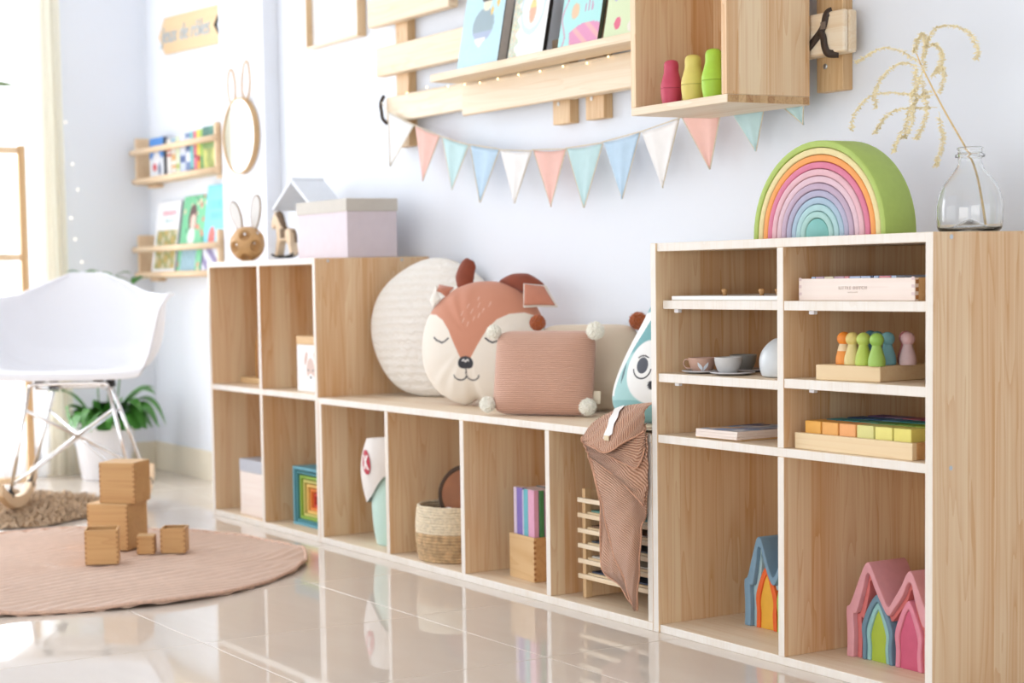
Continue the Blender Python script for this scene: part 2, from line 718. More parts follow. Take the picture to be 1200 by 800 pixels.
# front and right walls, ceiling: out of view, they close the room
wf = G()
wf.box(XL, -3.5, YF - 0.1, YF, 0, ZC).box(0.10, 1.1, YF - 0.1, YF, 0, ZC).box(3.7, XR, YF - 0.1, YF, 0, ZC)
wf.box(-3.5, 0.10, YF - 0.1, YF, 0, 0.10).box(-3.5, 0.10, YF - 0.1, YF, 1.6, ZC)
wf.box(1.1, 3.7, YF - 0.1, YF, 0, 0.10).box(1.1, 3.7, YF - 0.1, YF, 1.4, ZC)  # unseen openings, shaped low for the added fill lights
struct(wf.build('wall_front', M_wall))
struct(B('wall_right', XR, XR + 0.1, YF, YW, 0, ZC, M_wall, bevel=0))
struct(B('ceiling', XL, XR, YF, YW, ZC, ZC + 0.1, M_ceil, bevel=0))
struct(B('baseboard_back', XL, -3.004, YW - 0.012, YW, 0, 0.118, M_base, bevel=0.002))
bl_ = struct(B('baseboard_left', XL, XL + 0.012, -0.09, YW - 0.012, 0, 0.118, M_base, bevel=0.002))

# curtains


def folds(y0, y1, x, amp, nf, z0, z1, ny=240, seed=0):
    r = random.Random(seed)
    ph = [r.uniform(0, 6) for _ in range(4)]

    def fn(u, v):
        y = y0 + (y1 - y0) * u
        a = amp * (0.55 + 0.45 * (1 - v))
        q = u * nf * 2 * PI
        return (x + a * (math.sin(q + ph[0] + 0.6 * math.sin(q * 0.37 + ph[1])) + 0.35 * math.sin(2.3 * q + ph[2])), y + 0.004 * math.sin(q * 1.7 + v * 3), z0 + (z1 - z0) * v)
    return G().grid(fn, ny, 14)


cur = folds(-3.15, -0.055, XL + 0.060, 0.018, 34, 0.012, 2.6, 420, 3).build('sheer_curtain', M_sheer, smooth=True)
tag(cur, 'white sheer curtain over the bright window', 'curtain')
dr = folds(-0.105, -0.008, XL + 0.105, 0.012, 2, 0.012, 2.6, 50, 5).build('side_curtain', M_drape, smooth=True)
m_ = dr.modifiers.new('thick', 'SOLIDIFY')
m_.thickness = 0.004
tag(dr, 'narrow cream drape at the edge of the sheer curtain', 'curtain')

# ================================================================== the three shelf units
T = 0.018
D = 0.395
H, S2, HB, HL = 0.8543, 0.4382, 0.4371, 0.8534
W = 0.8058
BX = -1.5998
LX = BX - 0.7947


def screw(parent, x, y, z, nrm='x'):
    r = Euler((0, PI / 2, 0)) if nrm == 'x' else Euler((PI / 2, 0, 0))
    g = G().lathe([(0.004, -0.001), (0.0043, 0.0008), (0.0015, 0.0009), (0.0013, 0.0002), (0, 0.0002)], 14)
    g.build('screw', M_steel, parent, loc=(x, y, z), rot=r)


def peg(parent, x, y, z):
    B('shelf_peg', x - 0.007, x + 0.007, y - 0.004, y + 0.006, z - 0.008, z, M_white, parent, bevel=0.001)


tall = thing('display_shelf', 'tall pine shelf unit in the foreground with small shelves above two deep bays', 'shelf', (0, 0, 0))
B('side_panel', 0, T, 0, D, 0, H, M_side, tall)
B('side_panel', W - T, W, 0, D, 0, H, M_side, tall)
B('top_board', T, W - T, 0.004, D, H - T, H, M_shelf, tall)
B('bottom_board', T, W - T, 0.004, D, 0, T, M_shelf, tall)
B('middle_shelf', T, W - T, 0.003, D, S2 - T, S2, M_shelf, tall)
B('divider', 0.4, 0.418, 0.001, D, S2, H - T, M_side, tall)
B('divider', 0.4, 0.418, 0.001, D, T, S2 - T, M_side, tall)
B('small_shelf', 0.022, 0.399, 0.016, D - 0.02, 0.7115, 0.7305, M_shelf, tall)
B('small_shelf', 0.0185, 0.399, 0.005, D - 0.02, 0.553, 0.572, M_shelf, tall)
B('small_shelf', 0.4185, W - T - 0.0005, 0.002, D - 0.02, 0.7115, 0.7305, M_shelf, tall)
B('small_shelf', 0.4185, W - T - 0.0005, 0.002, D - 0.02, 0.558, 0.577, M_shelf, tall)
B('back_panel', 0.002, W - 0.002, D - 0.0, D + 0.004, 0.002, H - 0.002, M_back, tall, bevel=0)
for px, pz in ((0.055, 0.7115), (0.055, 0.553), (0.47, 0.7115), (0.47, 0.558)):
    peg(tall, px, 0.03, pz)
for y in (0.045, 0.33):
    for z in (0.845, 0.429, 0.009):
        screw(tall, W, y, z)

bench = thing('bench_shelf', 'low pine bench shelf with four bays carrying the cushions', 'shelf', (BX, 0, 0))
BW = -BX - 0.002
B('top_board', 0, BW, 0, D, HB - T, HB, M_shelf, bench)
B('bottom_board', 0, BW, 0, D, 0.0, T + 0.001, M_shelf, bench)
for x in (0.0, -1.1977 - BX, -0.8016 - BX, -0.414 - BX, BW - T):
    B('side_panel' if x in (0.0, BW - T) else 'divider', x, x + T, 0.001, D, T + 0.001, HB - T, M_side, bench)
B('back_panel', 0.002, BW - 0.002, D, D + 0.004, 0.002, HB - 0.002, M_back, bench, bevel=0)

left = thing('cube_shelf', 'pine shelf unit of four cubes at the far end beside the bench shelf', 'shelf', (LX, 0, 0))
LW = 0.7947
B('side_panel', 0, T, 0, D, 0, HL - T, M_side, left)
B('side_panel', LW - T, LW - 0.0005, 0, D, 0, HL - 0.0005, M_side, left)
B('top_board', 0, LW - T, 0, D, HL - T, HL, M_shelf, left)
B('bottom_board', T, LW - T, 0.001, D, 0, T, M_shelf, left)
B('middle_shelf', T, LW - T, 0.001, D, 0.4265, 0.4445, M_shelf, left)
xd = -2.006 - LX
B('divider', xd, xd + T, 0.001, D, 0.4445, HL - T, M_side, left)
B('divider', xd, xd + T, 0.001, D, T, 0.4265, M_side, left)
B('back_panel', 0.002, LW - 0.002, D, D + 0.004, 0.002, HL - 0.002, M_back, left, bevel=0)
for y in (0.045, 0.30):
    screw(left, LW - 0.0005, y, HL - 0.009)

# ================================================================== on the tall shelf
RB = [(172, 194, 98), (232, 215, 158), (240, 160, 84), (216, 122, 150), (226, 180, 188), (222, 190, 200), (190, 166, 186),
      (176, 172, 196), (166, 190, 208), (172, 208, 210), (168, 206, 200), (124, 186, 180)]
rb = thing('rainbow_stacker', 'large wooden stacking rainbow with a green outer arch on the tall shelf', 'toy', (0.4165, 0.09, H))
ro, tk, gap = 0.186, 0.0128, 0.0012
for i, c in enumerate(RB):
    Ro = ro - i * (tk + gap)
    mt = flat(c, 0.6)
    n = 28
    leg = 0.006
    out = [(-Ro, 0)] + [(-Ro * math.cos(PI * k / n), leg + Ro * 1.0 * math.sin(PI * k / n)) for k in range(n + 1)] + [(Ro, 0)]
    yo = (0.0, 0.001, 0.002, 0.0012, 0.0, 0.001)[i % 6]
    if i < len(RB) - 1:
        Ri = Ro - tk
        inn = [(-Ri, 0)] + [(-Ri * math.cos(PI * k / n), leg + Ri * 1.0 * math.sin(PI * k / n)) for k in range(n + 1)] + [(Ri, 0)]
        G().strip(out, inn, yo, 0.082).build('arch', mt, rb, bevel=0.002, auto=0.9)
    else:
        G().prism(out, yo, 0.082).build('half_disc', mt, rb, bevel=0.002, auto=0.9)

# glass bottle with dried grass
bt = thing('glass_bottle', 'clear glass bottle holding a dried grass stem at the end of the tall shelf', 'vase', (0.716, 0.19, H + 0.0004))
Rb = 0.0585
outer = [(0, 0.0), (0.045, 0.0), (0.054, 0.003), (Rb, 0.012), (Rb + .0015, 0.042), (Rb - 0.001, 0.064), (0.051, 0.084), (0.039, 0.102), (0.0285, 0.115), (0.0228, 0.125),
         (0.0215, 0.138), (0.0262, 0.1395), (0.0265, 0.144), (0.0225, 0.146), (0.0222, 0.153), (0.0238, 0.156), (0.022, 0.158)]
inner = [(0.0202, 0.157), (0.0195, 0.15), (0.019, 0.126), (0.0258, 0.114), (0.0365, 0.101), (0.0485, 0.083), (Rb - .0035, 0.063), (Rb - .001, 0.042),
         (Rb - .003, 0.015), (0.051, 0.007), (0.035, 0.006), (0.02, 0.016), (0, 0.024)]
sp = catmull([(r, 0, z) for r, z in outer], 3)
sp2 = catmull([(r, 0, z) for r, z in inner], 3)
G().lathe([(max(0, p.x), p.z) for p in sp] + [(max(0, p.x), p.z) for p in sp2], 56, cap=False).build('bottle_body', M_glass, bt, smooth=True)
gs = thing('dried_grass', 'dried pampas grass stem with drooping golden plumes standing in the glass bottle', 'grass', (0.716, 0.19, H))
off = Vector((0.728, 0.19, H))
M_straw = plain('straw', lin(226, 196, 142), 0.7, noise=0.15, nscale=90)
M_seed = plain('grass_seed', lin(246, 230, 190), 0.7, noise=0.12, nscale=90)
stem = [(0.760, 0.196, 0.866), (0.752, 0.196, 0.91), (0.741, 0.192, 0.965), (0.726, 0.182, 1.01), (0.70, 0.155, 1.08), (0.676, 0.14, 1.137), (0.655, 0.14, 1.171), (0.644, 0.14, 1.193)]
stem = [Vector(p) - off for p in stem]
G().tube(catmull(stem, 5), [0.0024 - 0.0012 * i / 35 for i in range(36)], 7).build('stem', M_straw, gs, smooth=True)
BR = [[(0.655, 1.171), (0.612, 1.2), (0.558, 1.215), (0.513, 1.204), (0.486, 1.196)],
      [(0.653, 1.167), (0.602, 1.182), (0.558, 1.166), (0.527, 1.137), (0.527, 1.104)],
      [(0.686, 1.113), (0.655, 1.113), (0.591, 1.126), (0.536, 1.125), (0.497, 1.099), (0.488, 1.063)],
      [(0.695, 1.088), (0.645, 1.093), (0.591, 1.093), (0.558, 1.077), (0.536, 1.054)],
      [(0.665, 1.205), (0.686, 1.235), (0.727, 1.235), (0.763, 1.216), (0.779, 1.188), (0.775, 1.168)],
      [(0.68, 1.142), (0.697, 1.159), (0.713, 1.16), (0.721, 1.144), (0.713, 1.113)],
      [(0.644, 1.173), (0.64, 1.149), (0.64, 1.101), (0.623, 1.071), (0.593, 1.033), (0.584, 1.013)],
      [(0.699, 1.08), (0.703, 1.048), (0.703, 1.025), (0.687, 0.994), (0.679, 0.981)],
      [(0.657, 1.155), (0.666, 1.115), (0.676, 1.082), (0.666, 1.051), (0.655, 1.033)],
      [(0.67, 1.193), (0.665, 1.218), (0.657, 1.23), (0.644, 1.215), (0.638, 1.197)],
      [(0.676, 1.201), (0.686, 1.207), (0.699, 1.19), (0.695, 1.172), (0.682, 1.153)],
      [(0.661, 1.163), (0.649, 1.132), (0.64, 1.117), (0.645, 1.077), (0.64, 1.045)],
      [(0.666, 1.146), (0.661, 1.179), (0.665, 1.202), (0.674, 1.221)],
      [(0.682, 1.121), (0.655, 1.116), (0.619, 1.087), (0.606, 1.048), (0.598, 1.041)]]
for k, br in enumerate(BR):
    dy = 0.02 * math.sin(k * 2.1)
    pts = [Vector((x, 0.14 + dy * i / len(br), z)) - off for i, (x, z) in enumerate(br)]
    cv = catmull(pts, 14)
    g = G().tube(cv, 0.0007, 5)
    for i, p in enumerate(cv[6:]):
        for q in range(5):
            a = rnd.uniform(0, 2 * PI)
            d = Vector((math.cos(a), math.sin(a), rnd.uniform(-0.9, 0.3))).normalized()
            L_ = rnd.uniform(0.003, 0.010)
            e = d.cross(Vector((0.3, 0.2, 1))).normalized() * 0.0008
            f_ = d.cross(e).normalized() * 0.0011
            m0 = p + d * L_ * 0.5
            g.add([p, m0 + e, p + d * L_, m0 - e, m0 + f_, m0 - f_], [(0, 1, 4), (1, 2, 4), (2, 3, 4), (3, 0, 4), (1, 0, 5), (2, 1, 5), (3, 2, 5), (0, 3, 5)])
    g.build('plume', M_seed, gs)

# ================================================================== inside the tall shelf
# puzzle board with knobs
pz = thing('knob_puzzle', 'thin white puzzle board with small wooden knobs on the upper small shelf', 'toy', (0.045, 0.022, 0.7308))
B('board', 0, 0.345, 0, 0.26, 0, 0.009, M_whitepaint, pz, bevel=0.001)
for kx, ky in ((0.115, 0.05), (0.225, 0.055), (0.235, 0.09), (0.325, 0.06), (0.17, 0.16)):
    G().lathe([(0.0045, 0.0), (0.004, 0.004), (0.0055, 0.007), (0.0068, 0.010), (0.0062, 0.013), (0, 0.014)], 16).build('knob', M_birch2, pz, loc=(kx, ky, 0.009), smooth=True)

# wooden box with printed name
lb = thing('puzzle_box', 'pale plywood box with finger joints and printed name on the shelf under the rainbow', 'box', (0.442, 0.02, 0.7308))
Wb, Db, Hb = 0.302, 0.22, 0.0425
B('front_panel', 0, Wb, 0, 0.009, 0, Hb, M_palebox, lb, bevel=0.0008)
B('back_wall_panel', 0, Wb, Db - 0.009, Db, 0, Hb, M_palebox, lb, bevel=0.0008)
B('end_panel', 0, 0.009, 0.009, Db - 0.009, 0, Hb, M_birch2, lb, bevel=0.0008)
B('end_panel', Wb - 0.009, Wb + 0.0002, 0.009, Db - 0.009, 0, Hb, M_birch, lb, bevel=0.0008)
B('base_panel', 0.009, Wb - 0.009, 0.009, Db - 0.009, 0.001, 0.006, M_palebox, lb, bevel=0)
M_joint = plain('joint_end_grain', lin(176, 122, 74), 0.6, noise=0.1)
M_jointp = plain('joint_face', lin(222, 198, 196), 0.6, noise=0.05)
for k in range(3):
    z0 = 0.002 + k * 0.0142
    B('finger_joint', Wb + 0.0001, Wb + 0.0006, 0.0015, 0.009, z0 + 0.001, z0 + 0.0085, M_joint, lb, bevel=0)
    for x in (0.0008, Wb - 0.0078):
        B('finger_joint', x, x + 0.007, -0.0004, 0.0002, z0 + 0.008, z0 + 0.0138, M_jointp, lb, bevel=0)
M_ink = plain('grey_print', lin(208, 190, 182), 0.8, noise=0)
text_mesh('lettering', 'LITTLE DUTCH', 0.0085, M_ink, lb, (0.146, -0.0006, 0.024), (PI / 2, 0, 0), spacing=1.35)
text_mesh('lettering', 'wooden puzzle', 0.0036, M_palebox, lb, (0.146, -0.0006, 0.0165), (PI / 2, 0, 0), spacing=1.2)
pc = [(178, 196, 222), (196, 168, 188), (232, 220, 190), (206, 172, 190), (226, 150, 160), (186, 204, 232), (186, 204, 232), (60, 70, 90), (176, 196, 226), (222, 140, 150), (180, 200, 226)]
xx = 0.022
for k, c in enumerate(pc):
    ww = (0.012, 0.024, 0.026, 0.028, 0.013, 0.03, 0.026, 0.007, 0.014, 0.03, 0.014)[k]
    for j in range(2):
        o = B('puzzle_piece', xx, xx + ww - 0.002, 0.012 + j * 0.10, 0.105 + j * 0.10, 0.006, Hb + 0.0035, flat(c if j == 0 else pc[(k * 3 + 4) % 11]), lb, bevel=0.0008)
    xx += ww

# tea set
M_cupA = plain('terracotta_tin', lin(196, 158, 140), 0.35, noise=0.05)
M_cupB = plain('grey_tin', lin(206, 204, 202), 0.3, noise=0.03)
M_cupC = plain('dark_grey_tin', lin(150, 148, 142), 0.3, noise=0.05)
M_sau = plain('saucer_tin', lin(188, 188, 192), 0.3, noise=0.06, nscale=30)
M_pot = plain('teapot_tin', lin(214, 220, 224), 0.3, noise=0.02)
ZS = 0.5722


def saucer(x, y, r, label):
    t = thing('saucer', label, 'saucer', (x, y, ZS), group='toy tea set')
    G().lathe([(0, 0.0), (r * 0.55, 0.0), (r * 0.95, 0.004), (r, 0.0055), (r * 0.98, 0.0062), (r * 0.55, 0.0018), (0, 0.0014)], 40).build('plate', M_sau, t, smooth=True)
    G().tube([(r * 0.98 * math.cos(q), r * 0.98 * math.sin(q), 0.006) for q in [2 * PI * k / 40 for k in range(40)]], 0.0008, 6, closed=True).build('rim', flat((222, 222, 226), 0.3), t, smooth=True)


def cup(x, y, r, h, mat, label, han, z=0.0017, motif=None):
    t = thing('toy_cup', label, 'cup', (x, y, ZS + z), group='toy tea set')
    pr_ = [(0, 0), (r * 0.5, 0), (r * 0.62, 0.002), (r * 0.8, h * 0.3), (r * 0.94, h * 0.65), (r, h), (r * 0.95, h), (r * 0.88, h * 0.6), (r * 0.72, h * 0.25), (0, h * 0.12)]
    s_ = [(max(p.x, 0), p.z) for p in catmull([(a, 0, b) for a, b in pr_], 4)]
    G().lathe(s_, 36, cap=False).build('bowl', mat, t, smooth=True)
    G().tube([(r * 0.975 * math.cos(q), r * 0.975 * math.sin(q), h) for q in [2 * PI * k / 36 for k in range(36)]], 0.0009, 6, closed=True).build('rim', mat, t, smooth=True)
    hp = [(r * 0.97, 0, h * 0.82), (r * 1.25, 0, h * 0.9), (r * 1.42, 0, h * 0.62), (r * 1.2, 0, h * 0.3), (r * 0.8, 0, h * 0.28)]
    G().tube(catmull(hp, 5), 0.0016, 8).build('handle', mat, t, smooth=True, rot=(0, 0, han))
    if motif:
        # two white leaves printed on the side that faces the room
        for sgn in (-1, 1):
            def lf(u, v, sgn=sgn):
                a = (u - 0.5) * 2
                wdt = 0.5 * math.sin(PI * min(1, v * 0.98 + 0.02)) * 0.30
                q = motif + sgn * (0.05 + 0.42 * v * 0.8) + a * wdt
                zz = h * (0.14 + 0.62 * v)
                rr_ = r * float(np.interp(zz / h, (0.06, 0.3, 0.65, 1.0), (0.66, 0.815, 0.945, 1.0))) + 0.0010
                return (rr_ * math.cos(q), rr_ * math.sin(q), zz)
            G().grid(lf, 7, 9).build('leaf_print', flat((226, 230, 236), 0.4), t, smooth=True)


saucer(0.088, 0.068, 0.043, 'grey toy saucer under the terracotta cup')
saucer(0.186, 0.070, 0.047, 'grey toy saucer under the pale grey cup')
saucer(0.122, 0.165, 0.043, 'grey toy saucer under the dark grey cup at the back')
cup(0.092, 0.066, 0.030, 0.031, M_cupA, 'terracotta toy cup with a white leaf print', PI + 0.5, motif=-0.62)
cup(0.172, 0.070, 0.029, 0.034, M_cupB, 'pale grey toy cup in front of the others', 2.0)
cup(0.116, 0.160, 0.029, 0.034, M_cupC, 'dark grey toy cup behind the pale one', 2.3)
tp = thing('toy_teapot', 'white round toy teapot beside the tea cups against the divider', 'teapot', (0.318, 0.092, ZS + 0.0003), group='toy tea set')
pr_ = [(0, 0), (0.035, 0), (0.045, 0.006), (0.049, 0.03), (0.045, 0.05), (0.034, 0.066), (0.022, 0.076), (0.012, 0.080), (0, 0.081)]
G().lathe([(max(p.x, 0), p.z) for p in catmull([(a, 0, b) for a, b in pr_], 4)], 40, cap=False).build('pot_body', M_pot, tp, smooth=True)
G().sphere((0, 0, 0.086), 0.007).build('lid_knob', M_birch, tp, smooth=True)
G().tube(catmull([(0.02, 0.042, 0.02), (0.028, 0.062, 0.03), (0.03, 0.072, 0.05)], 5), [0.009 - 0.0004 * i for i in range(11)], 12).build('spout', M_pot, tp, smooth=True)

# peg dolls on a tray
tr = thing('doll_tray', 'small light wooden tray under the peg dolls', 'tray', (0.497, 0.012, 0.5772), math.radians(8))
B('tray_board', 0, 0.150, 0, 0.150, 0, 0.030, M_tray, tr, bevel=0.002)


def doll(x, y, body, head, label):
    x += 0.020
    t = thing('peg_doll', label, 'doll', (x, y, 0.6072), group='peg dolls on the small tray')
    g = G().lathe([(max(p.x, 0), p.z) for p in catmull([(0, 0, 0), (0.0132, 0, 0), (0.0158, 0, 0.003), (0.0154, 0, 0.014), (0.0122, 0, 0.026), (0.0090, 0, 0.036), (0.0080, 0, 0.042), (0, 0, 0.044)], 4)], 24, cap=False)
    g.build('body', flat(body, 0.5), t, smooth=True)
    G().sphere((0, 0, 0.0495), 0.0134, 20, 14).build('head', flat(head, 0.5), t, smooth=True)
    if label.startswith('orange'):
        G().lathe([(0.0126, 0.026), (0.0111, 0.031), (0.0093, 0.037), (0.0084, 0.042)], 24, cap=False).build('bare_neck', M_tray, t, smooth=True)


doll(0.512, 0.052, (238, 150, 62), (236, 138, 44), 'orange peg doll with a bare wood chest')
doll(0.540, 0.047, (226, 206, 140), (222, 200, 120), 'cream yellow peg doll next to the orange one')
doll(0.573, 0.043, (180, 200, 84), (186, 204, 96), 'yellow green peg doll between the cream and the bright green one')
doll(0.614, 0.036, (158, 194, 92), (150, 192, 84), 'bright green peg doll standing nearest the tray front')
doll(0.593, 0.085, (120, 176, 186), (124, 182, 192), 'blue peg doll behind the bright green one')
doll(0.625, 0.105, (206, 178, 180), (216, 176, 178), 'pale pink peg doll alone at the tray side')
doll(0.546, 0.105, (104, 158, 166), (104, 158, 166), 'dark teal peg doll in the row behind')
doll(0.508, 0.125, (84, 140, 160), (84, 140, 160), 'blue grey peg doll at the back corner')
doll(0.586, 0.140, (206, 130, 132), (206, 130, 132), 'rose peg doll hidden behind the blue one')

# stack of flat boards
for k in range(4):
    lab = ('bottom board of the flat stack on the middle shelf, wider than the rest', 'second board from the bottom of the flat stack on the middle shelf',
           'third board from the bottom of the flat stack on the middle shelf', 'topmost board of the flat stack with a blue picture')[k]
    z = S2 + 0.0002 + (0 if k == 0 else 0.0035 + (k - 1) * 0.0057)
    t = thing('picture_board', lab, 'board', (0.133 - (0.011 if k == 0 else 0) + 0.0008 * k, 0.012 + (0.012 if k == 0 else 0), z), math.radians(1.5), group='flat boards on the middle shelf')
    hh = 0.0033 if k == 0 else 0.0055
    B('plate', 0, 0.128 + (0.011 if k == 0 else 0), 0, 0.19, 0, hh, M_palebox if k else M_birch, t, bevel=0.0006)
    if k == 3:
        rb_ = random.Random(5)
        sp_ = [(rb_.random(), rb_.random(), rb_.uniform(0.06, 0.16), rb_.choice([(120, 150, 200), (232, 232, 236), (96, 120, 170), (226, 190, 150), (150, 180, 210)])) for _ in range(26)]

        def top_pic(u, v):
            c = lin(196, 206, 224)
            for a, b_, r_, cc in sp_:
                if (u - a) ** 2 + (v - b_) ** 2 < r_ * r_:
                    c = lin(*cc)
            return c
        panel('picture', 0.12, 0.18, top_pic, t, loc=(0.064, 0.005, hh + 0.0004), rot=(-PI / 2, 0, 0), nx=36, ny=48)

# coloured blocks in a tray
t = thing('block_tray', 'long light wooden tray of coloured cubes on the middle shelf', 'tray', (0.431, 0.018, S2 + 0.0002))
TL, TD = 0.309, 0.25
B('front_strip', 0, TL, 0, 0.012, 0, 0.032, M_tray, t, bevel=0.0012)
B('back_strip', 0, TL, TD - 0.012, TD, 0, 0.032, M_tray, t, bevel=0.0012)
B('end_strip', 0, 0.012, 0.012, TD - 0.012, 0, 0.032, M_birch2, t, bevel=0.0012)
B('end_strip', TL - 0.012, TL, 0.012, TD - 0.012, 0, 0.032, M_birch2, t, bevel=0.0012)
B('tray_floor', 0.012, TL - 0.012, 0.012, TD - 0.012, 0.001, 0.006, M_tray, t, bevel=0)
BCn = [['golden orange', 'orange', 'light orange', 'pale lime', 'lemon yellow', 'butter yellow'], ['teal', 'sea green', 'mint', 'leaf green', 'lime green', 'yellow green'],
       ['dark blue', 'blue', 'sky blue', 'turquoise', 'aqua', 'jade'], ['violet', 'lilac', 'rose', 'magenta', 'crimson', 'red']]
BCc = [[(240, 178, 84), (240, 176, 96), (242, 172, 108), (222, 216, 140), (232, 222, 128), (230, 218, 116)], [(60, 150, 160), (70, 164, 160), (110, 180, 150), (110, 170, 90), (140, 186, 80), (170, 196, 80)],
       [(40, 90, 140), (60, 120, 170), (100, 160, 200), (60, 160, 170), (90, 170, 170), (70, 150, 120)], [(120, 90, 150), (160, 140, 180), (200, 120, 140), (180, 70, 110), (170, 50, 70), (190, 60, 50)]]
cs = 0.0435
for j in range(4):
    for i in range(6):
        row = ('front row', 'second row', 'third row', 'back row')[j]
        b_ = thing('colour_cube', '%s wooden cube in the %s of the long tray' % (BCn[j][i], row), 'block', (0.431 + 0.0145 + i * 0.0470, 0.018 + 0.0135 + j * 0.0555, S2 + 0.0065), group='cubes in the long tray')
        G().box(0, cs, 0, cs, 0, cs + 0.006).build('cube_body', flat(BCc[j][i], 0.55), b_, bevel=0.002)


# nested houses
def gothic(w_, h_, x0, wob, n=7, sh=0.52):
    """pointed arch outline with hand-sawn wobble, from the left foot to the right foot"""
    a = [(x0 - w_ / 2, 0), (x0 - w_ / 2 + wob * 0.4, h_ * sh * 0.5), (x0 - w_ / 2 - wob * 0.2, h_ * sh), (x0 - w_ * 0.28, h_ * 0.82), (x0 - w_ * 0.06, h_ * 0.99), (x0 + w_ * 0.06, h_ * 0.99),
         (x0 + w_ * 0.28, h_ * 0.80), (x0 + w_ / 2, h_ * sh), (x0 + w_ / 2 - wob * 0.6, h_ * sh * 0.5), (x0 + w_ / 2 + wob * 0.3, 0)]
    return [(p.x, p.z) for p in catmull([(q[0], 0, q[1]) for q in a], n)]


def twin(Wd, hp, hv, sh, ins):
    """two-gabled outline; ins moves every point inwards"""
    i, k = ins, Wd / 0.216
    p = 0.056 * k
    a = [(i, 0), (i + 0.001, sh * 0.5), (i - 0.001, sh - i * 0.5), (i * 0.9 + 0.010, sh + 0.012 - i * 0.8), (p - 0.021 * k + i * 0.5, hp * 0.86 - i), (p - 0.007 + i * 0.1, hp - i * 1.15), (p + 0.005, hp - i * 1.15), (p + 0.020 * k - i * 0.2, hp * 0.86 - i),
         (Wd / 2 - 0.011 - i * .1, hv + 0.012 - i * 0.95), (Wd / 2, hv - i * 0.95), (Wd / 2 + 0.011 + i * .1, hv + 0.014 - i * 0.95),
         (Wd - p - 0.020 * k + i * 0.2, hp * 0.84 - i), (Wd - p - 0.005, hp * 0.985 - i * 1.15), (Wd - p + 0.007 - i * 0.1, hp * 0.985 - i * 1.15), (Wd - p + 0.021 * k - i * 0.5, hp * 0.84 - i), (Wd - 0.010 - i * 0.9, sh + 0.014 - i * 0.8),
         (Wd - i + 0.001, sh - i * 0.5), (Wd - i - 0.001, sh * 0.5), (Wd - i, 0)]
    return [(p.x, p.z) for p in catmull([(q[0], 0, q[1]) for q in a], 4)]


def house(loc, cols, label, hp=0.193, Wd=0.216, cen=(0.068, 0.148), wds=(0.076, 0.076)):
    t = thing('nesting_house', label, 'toy', loc)
    dp = 0.10
    G().strip(twin(Wd, hp, hp * 0.60, hp * 0.50, 0.0), twin(Wd, hp, hp * 0.60, hp * 0.50, 0.019), 0, dp).build('outer_house', flat(cols[0], 0.65), t, bevel=0.003, auto=0.8)
    i1 = 0.0205
    G().strip(twin(Wd, hp, hp * 0.60, hp * 0.50, i1), [(q[0], q[1]) for q in twin(Wd, hp, hp * 0.60, hp * 0.50, i1 + 0.011)], 0.010, dp - 0.004).build('inner_house', flat(cols[1], 0.65), t, bevel=0.0022, auto=0.8)
    for s_, cs_, wd in ((cen[0], cols[2], wds[0]), (cen[1], cols[3], wds[1])):
        hh = hp * 0.69
        for k, c in enumerate(cs_):
            last = k == len(cs_) - 1
            o_ = gothic(wd, hh, s_, 0.003)
            y0 = 0.004 + 0.003 * k
            if last:
                G().prism(o_, y0, dp - 0.006).build('core', flat(c, 0.65), t, bevel=0.002, auto=0.8)
            else:
                th = 0.0095 if len(cs_) > 2 else 0.011
                i_ = gothic(wd - 2 * th, hh - th * 1.6, s_, 0.003)
                G().strip(o_, i_, y0, dp - 0.006).build('arch', flat(c, 0.65), t, bevel=0.002, auto=0.8)
                wd, hh = wd - 2 * th - 0.0012, hh - th * 1.6 - 0.001
    return t


house((0.125, 0.152, T + 0.0003), [(126, 158, 180), (172, 198, 202), [(236, 106, 48), (236, 178, 62)], [(168, 204, 96), (236, 178, 70)]],
      'blue toy house of nested arches with orange and yellow core', 0.196, 0.182, (0.066, 0.126), (0.064, 0.052))
house((0.476, 0.112, T + 0.0003), [(222, 158, 164), (214, 116, 112), [(110, 140, 158), (150, 194, 190), (170, 190, 64)], [(224, 140, 158), (206, 92, 122)]],
      'pink toy house of nested arches with a green core', 0.193, 0.224, (0.078, 0.160), (0.080, 0.068))
# ================================================================== in the bench bays
def rag(name, label, cat, **k):
    return thing(name, label, cat, **k)


# bay 1: fabric bag
M_mint = ribbed('mint_canvas', lin(190, 220, 208), lin(200, 228, 216), 90, 'Z', 0.0006, 0.4, 0, rough=0.9)
bag = thing('storage_bag', 'mint canvas storage bag with a white folded cuff in the first bay of the bench', 'bag', (-1.335, 0.140, T + 0.0022))
G().lathe([(max(p.x, 0), p.z) for p in catmull([(0, 0, 0), (0.072, 0, 0.0), (0.083, 0, 0.006), (0.092, 0, 0.06), (0.095, 0, 0.13), (0.092, 0, 0.2), (0.086, 0, 0.27), (0.083, 0, 0.28)], 5)], 48, cap=False).build('bag_body', M_mint, bag, smooth=True)


def cuff(u, v):
    q = 2 * PI * u
    dr_ = math.cos(q - math.radians(-148))         # the side that droops
    zlow = 0.205 - 0.108 * max(0, dr_) ** 2 - 0.02 * math.sin(3 * q)
    ztop = 0.305 + 0.012 * math.cos(q + 0.6)
    z = zlow + (ztop - zlow) * v
    r = 0.106 + 0.020 * math.sin(v * PI * 0.75) * (0.55 + 0.6 * max(0, dr_)) + 0.004 * math.sin(5 * q + v * 3) - 0.012 * v ** 4
    return (r * math.cos(q), r * math.sin(q), z)


def cufftop(u, v):
    p = cuff(u, 1.0)
    k = 1 - v * 0.75
    return (p[0] * k, p[1] * k, p[2] + 0.006 * math.sin(v * PI) - 0.07 * v * v)


